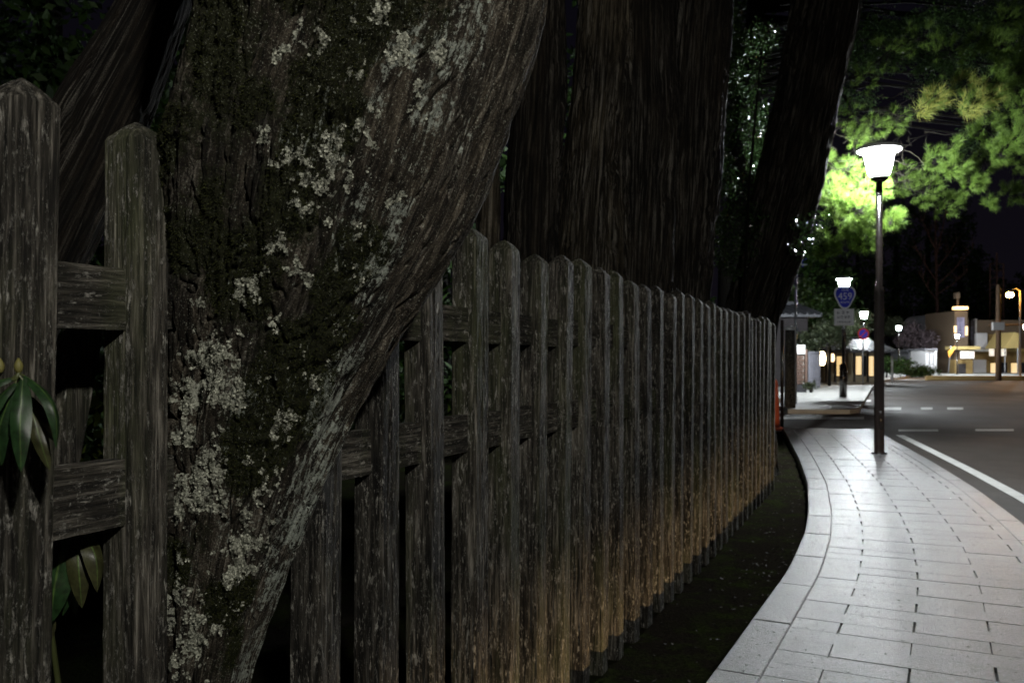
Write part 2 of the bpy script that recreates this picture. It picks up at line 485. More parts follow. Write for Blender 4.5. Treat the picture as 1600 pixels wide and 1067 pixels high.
def block(name, s0, s1, o0, o1, z0, z1, mat, parent, n=2, skew=0.0, ch=.006):
    """a stone that follows the path between arc lengths s0..s1 and offsets o0..o1 with a chamfered top"""
    m = MB(); tp = []; tc = []; bt = []
    sv = np.linspace(s0, s1, n)
    for s in sv: tp.append((s, o0))
    ring = [(s, o0) for s in sv] + [(s, o1) for s in sv[::-1]]
    c_s = (s0 + s1) / 2; c_o = (o0 + o1) / 2
    def pt(s, o, z): 
        x, y = at(min(max(s + skew * (o - WALK_W / 2), 0), S_END - .001), o); return (x, y, z)
    inner = [(s + (ch if s < c_s - 1e-6 and abs(s - s0) < 1e-9 else (-ch if abs(s - s1) < 1e-9 else 0)), o + (ch if o < c_o else -ch)) for s, o in ring]
    k = len(ring)
    vs = [pt(s, o, z1) for s, o in inner] + [pt(s, o, z1 - ch * .7) for s, o in ring] + [pt(s, o, z0) for s, o in ring]
    fs = [tuple(range(k))] + [(i, k + i, k + (i + 1) % k, (i + 1) % k) for i in range(k)] + [(k + i, 2 * k + i, 2 * k + (i + 1) % k, k + (i + 1) % k) for i in range(k)]
    me = bpy.data.meshes.new(name); 
    me.from_pydata(vs, [], fs)
    bm = bmesh.new(); bm.from_mesh(me); bmesh.ops.recalc_face_normals(bm, faces=bm.faces)
    if sum(f.normal.z for f in bm.faces) < 0: bmesh.ops.reverse_faces(bm, faces=bm.faces)
    bm.to_mesh(me); bm.free()
    return link(name, me, mat, parent)
s = 3.2; KL = .82
while s + KL < S_END:
    dz = random.uniform(-.0015, .0015)
    block('kerb_stone', s + .003, s + KL - .003, 0, .195, GZ - .1, dz, M['kerb'], foot, 7)
    if s > 5.5:
        block('kerb_stone', s + .303, s + .3 + KL - .003, WALK_W - .17, WALK_W, GZ - .1, dz, M['kerb'], foot, 7)
    s += KL
RD = .187; k = 0; s = 6.6
while s + RD < S_END - .15:
    js = (.196, .43, 1.11, WALK_W - .172) if k % 2 else (.196, .77, 1.42, WALK_W - .172)
    for a, b in zip(js[:-1], js[1:]):
        if b - a > .15 or True:
            jit = random.uniform(-.004, .004)
            block('paving_slab', s + .0008, s + RD - .0008, a + .004 + (jit if a > .21 else 0), b - .004, -.06, random.uniform(-.0009, .0009), M['granite'], foot, 2, skew=.0, ch=.0011)
    s += RD; k += 1
# nearer the camera than the frame shows: plain slab course
m = MB()
for s0 in np.arange(0.2, 6.5, .187):
    for o0, o1 in ((.2, .77), (.778, 1.42)):
        a, b, c, d = at(s0, o0), at(s0, o1), at(s0 + .181, o1), at(s0 + .181, o0)
        m.add([(*a, 0), (*b, 0), (*c, 0), (*d, 0)], [(0, 1, 2, 3)])
tag(m.build('near_slab_course', M['granite'], foot), kind='stuff')

# far corner pavement across the side street
fp = MB()
far_pave = [(7.5, 23.2), (9.1, 23.0), (9.6, 23.6), (18.2, 43.0), (21, 48), (12, 48), (10.4, 37), (8.2, 28.0)]
def slabpoly(m, pts, z0, z1):
    n = len(pts)
    m.add([(x, y, z1) for x, y in pts] + [(x, y, z0) for x, y in pts], [tuple(range(n))] + [(i, i + n, (i + 1) % n + n, (i + 1) % n) for i in range(n)])
slabpoly(fp, [(x, y) for x, y in far_pave], GZ - .1, 0.0)
M['far_pave'] = plain('pale_concrete_paving', (.42, .42, .40), .65, .3, var=.18, vs=1.5)
tag(fp.build('far_pavement', M['far_pave']), kind='structure')
m = MB(); slabpoly(m, [(-30, 25.5), (7.3, 25.5), (12.2, 48.5), (12.2, 75), (-30, 75)], GZ - .1, -.03)
tag(m.build('far_yard_ground', M['dirt']), kind='structure')
m = MB(); slabpoly(m, [(20, 48.5), (12.2, 48.5), (12.2, 60), (34, 80), (39.5, 80)], GZ - .1, .0)
tag(m.build('far_pavement', M['far_pave']), kind='structure')

# ------------------------------------------------------------------ the wooden fence
TH = math.atan(.448); fd = Vector((math.sin(TH), math.cos(TH), 0)); fn = Vector((math.cos(TH), -math.sin(TH), 0))
FX0 = -1.42
FT = 1.83
def fpos(Z): return Vector((FX0 + .448 * Z, Z, 0))
fence = empty('wooden_fence', (*fpos(1.385)[:2], GZ))
tag(fence, 'weathered grey timber fence of square pointed posts with two rails beside the footpath', 'fence')
PW = .086
def post_mesh(seed, w, h, rows, per, amp):
    r = random.Random(seed)
    ch = .006
    # square outline with small chamfers, sampled per side
    hw = w / 2
    ang = []
    side = np.linspace(-hw + ch, hw - ch, per)
    ol = [(hw, t) for t in side] + [(-t, hw) for t in side] + [(-hw, -t) for t in side] + [(t, -hw) for t in side]
    ol = np.array(ol); n = len(ol)
    nrm = np.array([(1, 0)] * per + [(0, 1)] * per + [(-1, 0)] * per + [(0, -1)] * per, float)
    zz = np.linspace(0, h - .052, rows)
    A = np.arange(n)
    X = np.repeat(ol[None, :, 0], rows, 0); Y = np.repeat(ol[None, :, 1], rows, 0); Z = np.repeat(zz[:, None], n, 1)
    so = seed * 7.13
    d = amp * (.9 * fbm(X * 95 + so, Y * 95, Z * 3.6, 3) + .5 * fbm(X * 200 + so, Y * 200, Z * 14, 2))
    crack = np.abs(fbm(X * 42 + so + 9, Y * 42 + 3, Z * 1.6, 2)); d = d - amp * 2.4 * np.exp(-(crack / .035)**2)
    bend = .004 * np.sin(zz * 1.3 + so)[:, None]
    wv = 1 - .02 * (zz / h)[:, None]
    X2 = X * wv + nrm[None, :, 0] * d + bend; Y2 = Y * wv + nrm[None, :, 1] * d + .7 * bend[::-1]
    V = [np.stack([X2, Y2, Z], -1).reshape(-1, 3)]
    # worn pyramid cap: three shrinking rings then an apex
    base = (rows - 1) * n
    hts = [(1.0, .002), (.93, .008), (.62, .024), (.30, .036), (.10, .041)]
    last = np.stack([X2[-1], Y2[-1]], -1)
    c0 = last.mean(0)
    for sc, dz in hts:
        q = c0 + (last - c0) * sc
        zc = h - .052 + dz + .004 * fbm(q[:, 0] * 70 + so, q[:, 1] * 70, q[:, 0] * 0, 2)
        V.append(np.stack([q[:, 0], q[:, 1], zc], -1))
    V.append(np.array([[c0[0], c0[1], h - .009]]))
    V = np.concatenate(V)
    R = rows + len(hts)
    i = np.arange(R - 1)[:, None] * n + A[None]; j = np.arange(R - 1)[:, None] * n + (A[None] + 1) % n
    F = np.stack([i, j, j + n, i + n], -1).reshape(-1, 4)
    apex = len(V) - 1; l = (R - 1) * n
    Ft = np.stack([l + A, l + (A + 1) % n, np.full(n, apex), np.full(n, apex)], -1)
    me = bpy.data.meshes.new('post')
    me.from_pydata(V.tolist(), [], [tuple(f) for f in F.tolist()] + [(f[0], f[1], f[2]) for f in Ft.tolist()])
    me.update()
    return me
postZ = [1.13, 1.375, 1.60, 2.085, 2.33, 2.58, 2.84, 3.095, 3.345, 3.59, 3.82, 4.06, 4.29]
while postZ[-1] < 9.65: postZ.append(postZ[-1] + .245 + random.uniform(-.012, .012))
NP = len(postZ)
for i, Zp in enumerate(postZ):
    near = Zp < 1.8; mid = Zp < 5
    h = FT - GZ + .05 + random.uniform(-.034, .014)
    if i == 1: h = FT - GZ + .055
    if i == 2: h = FT - GZ + .050
    rows, per = (420, 26) if near else ((170, 12) if mid else (60, 6))
    me = post_mesh(i + 3, (PW if i < 3 else .093) * random.uniform(.97, 1.04), h, rows, per, .0011)
    o = bpy.data.objects.new('post', me); C.objects.link(o); me.materials.append(M['wood'])
    o.parent = fence
    p = fpos(Zp)
    o.location = (p.x - fence.location.x, p.y - fence.location.y, -.05)
    ln = random.uniform(-.010, .010)
    o.rotation_euler = (ln, random.uniform(.000, .010), -TH + random.uniform(-.05, .05))
    if i == 1: o.location.x -= .010
    if i in (1, 2): o.rotation_euler = (0, (.019, .001)[i - 1], -TH + (.02, .0)[i - 1])
# rails: one board in each bay, mortised into the post sides
def board(name, a, b, z0, z1, th, mat, parent, seed):
    """a plank from a to b (plan), displaced a little"""
    L = (Vector(b) - Vector(a)); n = max(4, int(L.length / .02)); u = L.normalized(); w = Vector((u.y, -u.x, 0))
    T = np.linspace(0, 1, n); per = 8
    hs = np.linspace(z0, z1, per)
    ring = [(th / 2, z) for z in hs] + [(-th / 2, z) for z in hs[::-1]]
    R = np.array(ring); k = len(R)
    P = T[:, None] * np.array((0, L.length, 0))[None]; org = Vector(a); u = Vector((0, 1, 0)); w = Vector((1, 0, 0))
    off = R[None, :, 0] + .0015 * fbm(T[:, None] * 9 + seed * 3, R[None, :, 1] * 60 + 0 * T[:, None], T[:, None] * 0 + R[None, :, 0] * 30, 3)
    V = np.stack([P[:, 0:1] + w.x * off, P[:, 1:2] + w.y * off, R[None, :, 1] + 0 * T[:, None] + .001 * fbm(T[:, None] * 12, R[None, :, 0] * 40 + seed, T[:, None] * 0, 2)], -1).reshape(-1, 3)
    i = np.arange(n - 1)[:, None] * k + np.arange(k)[None]; j = np.arange(n - 1)[:, None] * k + (np.arange(k)[None] + 1) % k
    F = np.stack([i, j, j + k, i + k], -1).reshape(-1, 4).tolist() + [list(range(k)), [(n - 1) * k + q for q in range(k - 1, -1, -1)]]
    me = bpy.data.meshes.new(name); me.from_pydata(V.tolist(), [], F)
    bm = bmesh.new(); bm.from_mesh(me); bmesh.ops.recalc_face_normals(bm, faces=bm.faces); bm.to_mesh(me); bm.free()
    o = link(name, me, mat, parent)
    o.matrix_parent_inverse = Matrix.Identity(4)
    o.location = org - parent.location; o.rotation_euler = (0, 0, -TH)
    return o
for r_, (z0, z1) in enumerate(((1.433, 1.545), (1.075, 1.195))):
    for i in range(NP - 1):
        a = fpos(postZ[i]) + fd * .03; b = fpos(postZ[i + 1]) - fd * .03
        if postZ[i] == 1.60: a, b = fpos(1.60) + fd * .03, fpos(1.60) + fd * .07
        j = random.uniform(-.004, .004)
        board('rail', (a.x, a.y, 0), (b.x, b.y, 0), z0 + j, z1 + j, .040, M['wood_rail'], fence, i + 40 * r_)
# slanting brace behind the first bay
bm_ = MB()
p0 = fpos(1.49) - fn * .16; p1 = fpos(1.66) - fn * .16
q = [(p0 - fd * .105 + Vector((0, 0, .55))), (p0 + fd * .0 + Vector((0, 0, .55))), (p1 + fd * .0 + Vector((0, 0, 1.44))), (p1 - fd * .055 + Vector((0, 0, 1.46)))]
bm_.add([v for v in q] + [v - fn * .05 for v in q], [(0, 1, 2, 3), (7, 6, 5, 4), (0, 4, 5, 1), (1, 5, 6, 2), (2, 6, 7, 3), (3, 7, 4, 0)])
bm_.build('brace', M['wood'], fence, bevel=.004)
# cut nail-hole plugs in the rails near the camera
for zz, Zp in ((1.405 + .03, 1.385), (1.16, 2.33), (1.50, 2.58)):
    c = fpos(Zp) + fn * (PW / 2 - .002) + fd * .028
    m = MB(); m.box(c.x - .007, c.x + .007, c.y - .004, c.y + .004, zz, zz + .014, -TH, (c.x, c.y, 0)); m.build('peg', M['black_paint'], fence)

# ------------------------------------------------------------------ trunks
def loft(name, st, nang, nlen, amp, mat, parent=None, ridge=None, hero=False, seed=0, freq=1.0, vis=None, shape=None, perp=False, sm=.05, vs=1.1):
    """st rows: (x, y, z, rx, ry). Ring loft with a bark relief running along the trunk."""
    st = np.array(st, float)
    L = np.concatenate([[0], np.cumsum(np.linalg.norm(np.diff(st[:, :3], axis=0), axis=1))])
    t = np.linspace(0, L[-1], nlen); t0_ = t
    # monotone-ish smooth interpolation
    def it(c):
        v = np.interp(t, L, c); w = max(3, int(nlen * sm) | 1); k = np.hanning(w + 2)[1:-1]; k /= k.sum()
        h = w // 2; vp = np.concatenate([2 * v[0] - v[h:0:-1], v, 2 * v[-1] - v[-2:-h - 2:-1]]); return np.convolve(vp, k, 'valid')
    cx, cy, cz, rx, ry = (it(st[:, i]) for i in range(5))
    if hero:
        za, zb = np.interp(.70, cz, t), np.interp(2.15, cz, t)
        t = np.concatenate([np.linspace(0, za, int(nlen * .06), endpoint=False), np.linspace(za, zb, nlen - int(nlen * .06) - int(nlen * .08), endpoint=False), np.linspace(zb, L[-1], int(nlen * .08))])
        cx, cy, cz, rx, ry = (np.interp(t, t0_, q) for q in (cx, cy, cz, rx, ry))
    if vis: th = np.concatenate([np.linspace(vis[0], vis[1], int(nang * .82), endpoint=False), np.linspace(vis[1], vis[0] + 2 * PI, nang - int(nang * .82), endpoint=False)])
    else: th = np.linspace(0, 2 * PI, nang, endpoint=False)
    TH_, TT = np.meshgrid(th, t)
    R = (rx + ry)[:, None] / 2
    c, s_ = np.cos(TH_), np.sin(TH_)
    # cylinder coordinates for the noise
    so = seed * 13.7
    a = freq
    nx = c * R * a * 1.0; ny = s_ * R * a; nz = TT * a
    wob = .03 * fbm(nx * 2 + so, ny * 2, nz * 2, 3)
    r1 = fbm((nx + wob) * 9 + so, (ny + wob) * 9, nz * vs, 3)
    r2 = fbm((nx + wob) * 26 + so, (ny + wob) * 26 + 4, nz * 2.7 * vs, 3)
    r3 = fbm((nx + wob) * 85 + so, (ny + wob) * 85 + 4, nz * 10, 2)
    crack = -np.exp(-(np.abs(r2) / .09)**2) * .8 - np.exp(-(np.abs(r1) / .05)**2) * .9
    d = amp * (1.3 * r1 + .7 * r2 + crack * (2.1 if hero else 1.3) + (.60 if hero else .28) * r3)
    d += R * (.07 * fbm(nx * 2.2 + so, ny * 2.2, nz * .9, 2))
    if shape is not None: d += R * shape(TH_, cz[:, None] + 0 * TH_)
    X = cx[:, None] + c * (rx[:, None] + d); Y = cy[:, None] + s_ * (ry[:, None] + d); Z = cz[:, None] + .25 * d
    if perp:
        tx = np.gradient(cx); tz = np.gradient(cz); q = np.hypot(tx, tz); tx = (tx / q)[:, None]; tz = (tz / q)[:, None]
        X = cx[:, None] + c * (rx[:, None] + d) * tz; Z = cz[:, None] - c * (rx[:, None] + d) * tx
    attrs = {}
    if hero:
        lich, moss, crust = hero(TH_, TT, X, Y, Z, c, s_, rx, cx)
        lump = lich * (.35 + .8 * pn(X * 160, Y * 160, Z * 160))
        X = X + c * .0030 * lump; Y = Y + s_ * .0030 * lump
        ml = np.clip(moss, 0, 1) * .007 * (.5 + pn(X * 60, Y * 60, Z * 60)); X = X + c * ml; Y = Y + s_ * ml
        attrs = dict(lichen=lich, moss=moss, crust=crust)
    V = np.stack([X, Y, Z], -1).reshape(-1, 3)
    i = np.arange(nlen - 1)[:, None] * nang + np.arange(nang)[None]; j = np.arange(nlen - 1)[:, None] * nang + (np.arange(nang)[None] + 1) % nang
    F = np.stack([i, j, j + nang, i + nang], -1).reshape(-1, 4)
    me = mesh_np(name, V, F, True)
    uv = me.uv_layers.new(name='UVMap')
    # u in metres round the trunk, v along it (wrap handled on the hidden seam)
    circ = (th - th[0]) * float(np.mean(R))
    U0 = np.repeat(circ[None, :], nlen, 0); V0 = np.repeat(t[:, None], nang, 1)
    jn = (np.arange(nang) + 1) % nang; U1 = U0[:, jn].copy(); U1[:, -1] = U0[:, -1] + .01
    uvs = np.stack([np.stack([U0[:-1], V0[:-1]], -1), np.stack([U1[:-1], V0[:-1]], -1), np.stack([U1[1:], V0[1:]], -1), np.stack([U0[1:], V0[1:]], -1)], 2).reshape(-1, 2)
    uv.data.foreach_set('uv', uvs.astype(np.float32).ravel())
    for k_, v_ in attrs.items():
        at_ = me.attributes.new(k_, 'FLOAT', 'POINT'); at_.data.foreach_set('value', v_.astype(np.float32).ravel())
    o = link(name, me, mat, parent)
    return o, (X, Y, Z)

def pxst(rows, ar=.85):
    out = []
    for py, xl, xr, Z in rows:
        hw = (xr - xl) / 2 * Z / FPX; cx = ((xl + xr) / 2 - 800) * Z / FPX
        out.append((cx, Z, CAM_H + (HOR - py) * Z / FPX, hw, hw * ar))
    return out

# ---- the great leaning trunk that grows through the fence line
big = empty('leaning_cedar_tree', (-.78, 1.9, GZ))
tag(big, 'huge leaning cedar trunk with pale lichen patches and moss, pushing out over the timber fence', 'tree')
rowsH = [(1680, 190, 420, 2.0), (1560, 215, 390, 1.98), (1400, 228, 368, 1.95), (1200, 236, 372, 1.92), (1067, 240, 388, 1.89), (1000, 244, 407, 1.88), (940, 248, 430, 1.87), (860, 252, 464, 1.86), (800, 255, 490, 1.85), (740, 256, 514, 1.84), (670, 257, 543, 1.83), (580, 258, 594, 1.81), (490, 259, 647, 1.79), (400, 260, 704, 1.77), (320, 262, 747, 1.75), (240, 268, 777, 1.73), (160, 298, 805, 1.7), (80, 322, 832, 1.67), (0, 336, 850, 1.64), (-140, 352, 872, 1.6), (-400, 378, 920, 1.56), (-900, 400, 950, 1.54)]
# lichen clumps: (height z, fraction across the trunk -1..1, size along, size round, strength)
def patch(px, py, sx, sy, k=1.0):
    xs = [r[0] for r in rowsH][::-1]; xl = np.interp(py, xs, [r[1] for r in rowsH][::-1]); xr = np.interp(py, xs, [r[2] for r in rowsH][::-1]); Z = np.interp(py, xs, [r[3] for r in rowsH][::-1])
    f = (px - (xl + xr) / 2) / ((xr - xl) / 2)
    return (CAM_H + (HOR - py) * (Z - .13) / FPX, max(-.97, min(.97, f)), sy * 1.55 / FPX, sx * 1.55 / FPX, k)
LP = [patch(*a) for a in (
    (375, 560, 55, 45), (350, 620, 50, 60), (385, 590, 40, 50), (330, 690, 36, 40), (360, 730, 50, 50), (345, 770, 48, 40), (305, 800, 32, 25), (400, 850, 34, 42), (385, 895, 20, 40),
    (300, 935, 26, 26), (325, 970, 24, 34), (310, 1030, 34, 40), (350, 1000, 26, 22), (470, 655, 22, 20), (445, 460, 36, 26, 1.1), (480, 395, 24, 24, .9), (560, 290, 52, 44, .95), (530, 330, 30, 26, .8),
    (510, 270, 22, 22, .8), (590, 240, 26, 30, .7), (540, 20, 22, 16, .9), (495, 115, 16, 12, 1.), (530, 75, 14, 14, .9), (350, 478, 12, 10, .9), (320, 660, 10, 12, 1.), (398, 490, 14, 22, .8), (640, 60, 16, 30, .6),
    (400, 620, 30, 60, .9), (300, 870, 18, 20, .8), (440, 760, 20, 30, .8), (420, 800, 26, 30, .7), (560, 120, 16, 20, .6), (470, 230, 14, 16, .6), (500, 440, 16, 16, .6), (290, 760, 16, 20, .7), (600, 400, 12, 22, .6), (270, 980, 20, 30, .9))]
MP = [patch(*a) for a in ((420, 90, 90, 110, .85), (390, 330, 60, 80, .8), (460, 180, 60, 60, .8), (620, 60, 90, 80, 1.1), (560, 140, 80, 60, .9), (480, 380, 80, 130, .95), (560, 210, 60, 60, .8), (330, 220, 90, 60, .9), (500, 580, 70, 120, 1.0), (430, 700, 60, 90, .9), (420, 430, 70, 90, .9),
    (560, 430, 60, 70, .9), (330, 400, 60, 100, .6), (300, 880, 50, 60, .9), (370, 940, 50, 60, .9), (390, 1010, 40, 60, .8), (350, 840, 40, 60, .8), (510, 10, 60, 50, .8), (700, 20, 60, 60, .3), (400, 250, 70, 70, .5), (440, 850, 40, 60, .7))]
CP = [patch(*a) for a in ((430, 1060, 26, 80, .8), (440, 930, 24, 60, .9), (460, 850, 30, 60, 1.), (480, 780, 36, 60, 1.), (505, 700, 34, 60, 1.05), (530, 630, 30, 60, 1.05), (560, 560, 26, 55, 1.), (590, 480, 24, 55, .95), (615, 420, 26, 50, .9),
    (640, 350, 26, 60, .75), (670, 270, 30, 60, .65), (700, 190, 34, 70, .7), (730, 110, 38, 70, .75), (760, 40, 40, 60, .75), (690, 90, 30, 60, .65), (650, 150, 30, 60, .6), (600, 330, 30, 60, .55), (570, 400, 30, 60, .55), (450, 330, 40, 80, .4), (540, 260, 60, 60, .45), (600, 60, 40, 50, .4), (370, 800, 60, 90, .45), (470, 600, 30, 60, .5), (420, 640, 40, 80, .55), (760, 200, 20, 50, .45))]
def hero_attr(th, tt, X, Y, Z, c, s_, rx, cx):
    front = (s_ < .35)
    def acc(PS, soft):
        out = np.zeros_like(X)
        for z, f, sz, sr, k in PS:
            # slant the patch along the lean of the grain
            dx = (c - f) * rx[:, None]
            d2 = (dx / sr)**2 + ((Z - z) / sz)**2
            out = np.maximum(out, k * np.exp(-d2 * soft))
        return out * front
    lich = acc(LP, .8); moss = acc(MP, .7); crust = acc(CP, .7)
    n1 = fbm(X * 22, Y * 22, Z * 18, 4); n2 = fbm(X * 9 + 7, Y * 9, Z * 6, 3); n3 = fbm(X * 48, Y * 48, Z * 38, 3)
    n4 = fbm(X * 125, Y * 125, Z * 95, 2)
    lich = np.clip((lich + .50 * n1 + .55 * n3 + .45 * n4 - .42) * 1.5, 0, 1) * sstep(.04, .25, lich)
    # small stray rosettes
    stray = sstep(.60, .80, n1 + .5 * n3 + .4 * n4) * front * (c < .62) * np.clip(sstep(-.45, .05, c) + sstep(1.42, 1.25, Z), 0, 1)
    lich = np.maximum(lich, .9 * stray)
    moss = np.clip(moss + .35 * n2, 0, 1) * (c < .72)
    crust = np.clip(crust * (.75 + .5 * n1) + .12 * n2, 0, 1)
    return lich, np.clip(moss, 0, 1) * .95, crust
def ridge_shape(th, z):
    """a rounded buttress facing the path and a flatter flank under the lean"""
    a = np.angle(np.exp(1j * (th - math.radians(-62))))
    b = np.angle(np.exp(1j * (th - math.radians(-22))))
    e = np.angle(np.exp(1j * (th - math.radians(-118))))
    return .10 * np.exp(-(a / .30)**2) - .10 * np.exp(-(b / .28)**2) - .06 * np.exp(-(e / .25)**2)
tr, (HX, HY, HZ) = loft('trunk', pxst(rowsH, .86), 620, 1150, .0078, M['bark_hero'], big, hero=hero_attr, seed=1, vis=(math.radians(-195), math.radians(15)), shape=ridge_shape)

# foliose lichen: small curled scales standing proud of the bark, one mesh
def lichen_scales():
    me = tr.data
    n = len(me.vertices); l = np.empty(n, np.float32); me.attributes['lichen'].data.foreach_get('value', l)
    co = np.empty(n * 3, np.float32); me.vertices.foreach_get('co', co); co = co.reshape(-1, 3)
    nr = np.empty(n * 3, np.float32); me.vertices.foreach_get('normal', nr); nr = nr.reshape(-1, 3)
    ok = (l > .62) & (co[:, 2] > .6) & (co[:, 2] < 2.2)
    idx = np.nonzero(ok)[0]
    pick = rng.choice(idx, min(30000, len(idx)), replace=False)
    P = co[pick]; Nn = nr[pick]; k = len(P)
    rv = rng.normal(size=(k, 3)); u = np.cross(Nn, rv); u /= np.linalg.norm(u, axis=1)[:, None]
    ti = rng.uniform(.05, .65, (k, 1)); v = np.cross(Nn, u) * np.cos(ti) + Nn * np.sin(ti)
    s_ = .0009 + .0026 * rng.random((k, 1))**2.2 
    b = P + Nn * .0006
    V = np.stack([b - u * s_ * .5, b + u * s_ * .5, b + v * s_ + u * s_ * .65 + Nn * s_ * .2, b + v * s_ * 1.35, b + v * s_ - u * s_ * .65 + Nn * s_ * .2], 1).reshape(-1, 3)
    F = np.arange(k * 5).reshape(-1, 5)
    return mesh_np('lichen', V, F)
tag(link('lichen', lichen_scales(), M['lichen'], big), kind='stuff')

# second stem of the same tree, bending up behind the fence to the left
st2 = [W(-330, 1500, 2.5), W(-190, 1000, 2.45), W(-70, 650, 2.45), W(0, 490, 2.45), W(45, 390, 2.45), W(88, 310, 2.45), W(130, 230, 2.45), W(172, 150, 2.45), W(212, 75, 2.45), W(246, 0, 2.45), W(300, -160, 2.45), W(380, -420, 2.45)]
r2 = [.22, .18, .16, .155, .15, .145, .138, .128, .108, .088, .085, .08]
loft('stem', [(p.x, p.y, p.z, r, r * .9) for p, r in zip(st2, r2)], 260, 420, .0060, M['black_bark'], big, seed=4, perp=True, vs=.7, sm=.14)
# broken mossy stub in the crotch
def blob(name, c, r, mat, parent, seed=0, n=48, amp=.22):
    u = np.linspace(0, PI, n); v = np.linspace(0, 2 * PI, 2 * n, endpoint=False); U, Vv = np.meshgrid(u, v, indexing='ij')
    dx, dy, dz = np.sin(U) * np.cos(Vv), np.sin(U) * np.sin(Vv), np.cos(U)
    d = 1 + amp * fbm(dx * 1.6 + seed, dy * 1.6, dz * 1.6, 4) + amp * .3 * fbm(dx * 9 + seed, dy * 9, dz * 9, 3)
    P = np.stack([c[0] + r[0] * dx * d, c[1] + r[1] * dy * d, c[2] + r[2] * dz * d], -1).reshape(-1, 3)
    m_ = 2 * n; i = np.arange(n - 1)[:, None] * m_ + np.arange(m_)[None]; j = np.arange(n - 1)[:, None] * m_ + (np.arange(m_)[None] + 1) % m_
    F = np.stack([i, i + m_, j + m_, j], -1).reshape(-1, 4)
    return link(name, mesh_np(name, P, F, True), mat, parent), P
kc = W(322, 212, 1.60)
stub, kP = blob('broken_stub', kc, (.072, .06, .070), M['bark_hero'], big, 5)
def tufts(P, Nn, size, mat, name, parent, kind=None):
    k = len(P); rv = rng.normal(size=(k, 3)); d = Nn + .7 * rv; d /= np.linalg.norm(d, axis=1)[:, None]
    u = np.cross(d, rng.normal(size=(k, 3))); u /= np.linalg.norm(u, axis=1)[:, None]
    s_ = size * rng.uniform(.5, 1.4, (k, 1))
    V = np.stack([P - u * s_ * .16, P + u * s_ * .16, P + d * s_], 1).reshape(-1, 3)
    o = link(name, mesh_np(name, V, np.arange(3 * k).reshape(-1, 3)), mat, parent)
    if kind: tag(o, kind=kind)
    return o
kk = kP[rng.integers(0, len(kP), 5200)]; kn = kk - np.array(kc); kn /= np.linalg.norm(kn, axis=1)[:, None]
sel = kn[:, 2] > -.1
tufts(kk[sel], kn[sel], .009, M['moss'], 'moss', big, 'stuff')
# moss cushions on the trunk itself
me_ = tr.data; n_ = len(me_.vertices)
mo = np.empty(n_, np.float32); me_.attributes['moss'].data.foreach_get('value', mo)
co_ = np.empty(n_ * 3, np.float32); me_.vertices.foreach_get('co', co_); co_ = co_.reshape(-1, 3)
nr_ = np.empty(n_ * 3, np.float32); me_.vertices.foreach_get('normal', nr_); nr_ = nr_.reshape(-1, 3)
ok = np.nonzero((mo > .55) & (co_[:, 2] > .6) & (co_[:, 2] < 2.2))[0]
pk = rng.choice(ok, min(36000, len(ok)), replace=False)
tufts(co_[pk], nr_[pk], .0055, M['moss'], 'moss', big, 'stuff')

# ---- the trunks behind the fence
def bare_tree(name, label, rows, ar, mat, seed, amp=.010, nang=150, nlen=420, cat='tree', group=None, extra=()):
    st = pxst(rows, ar); root = empty(name, (st[0][0], st[0][1], GZ))
    tag(root, label, cat, group)
    loft('trunk', st, nang, nlen, amp * 1.3, mat, root, seed=seed, freq=.8, vs=.4)
    for k_, (rw, mt) in enumerate(extra):
        loft('stem', pxst(rw, ar), 90, 300, amp * .8, mt, root, seed=seed + 20 + k_, freq=.8)
    return root
def ext(rows, Z):
    """carry a trunk down to the ground and up past the frame"""
    a = rows[0]; b = rows[-1]; gy = HOR + (CAM_H - GZ + .1) * FPX / Z
    w = a[2] - a[1]
    return [(gy, a[1] - w * .18, a[2] + w * .18, Z)] + [(py, xl, xr, Z) for py, xl, xr in rows] + [(b[0] - 400, b[1] + 8, b[2] - 8, Z)]
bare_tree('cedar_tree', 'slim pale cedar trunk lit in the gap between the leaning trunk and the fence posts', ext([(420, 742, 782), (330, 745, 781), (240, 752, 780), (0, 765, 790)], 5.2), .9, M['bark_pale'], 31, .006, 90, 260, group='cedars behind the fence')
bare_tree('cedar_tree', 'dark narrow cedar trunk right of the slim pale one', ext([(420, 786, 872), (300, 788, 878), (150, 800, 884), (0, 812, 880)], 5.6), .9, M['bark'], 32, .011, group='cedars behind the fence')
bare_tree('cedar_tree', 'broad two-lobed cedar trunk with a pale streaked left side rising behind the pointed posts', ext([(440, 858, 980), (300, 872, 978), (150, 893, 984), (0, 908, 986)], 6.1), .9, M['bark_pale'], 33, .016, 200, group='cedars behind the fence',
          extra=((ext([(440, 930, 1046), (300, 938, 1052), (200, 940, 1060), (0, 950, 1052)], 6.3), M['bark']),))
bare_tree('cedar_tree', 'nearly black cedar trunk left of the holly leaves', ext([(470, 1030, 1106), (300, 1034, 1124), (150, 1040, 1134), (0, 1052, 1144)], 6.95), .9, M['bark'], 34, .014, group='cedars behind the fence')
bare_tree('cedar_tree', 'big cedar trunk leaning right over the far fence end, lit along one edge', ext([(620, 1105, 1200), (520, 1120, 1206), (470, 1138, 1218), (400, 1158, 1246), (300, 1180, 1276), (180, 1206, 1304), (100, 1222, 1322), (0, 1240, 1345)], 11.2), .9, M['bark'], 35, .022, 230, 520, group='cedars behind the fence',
          extra=((ext([(620, 1160, 1203), (520, 1168, 1210), (400, 1212, 1256), (300, 1240, 1284), (200, 1262, 1304), (100, 1284, 1322), (0, 1300, 1342)], 10.95), M['bark']),))

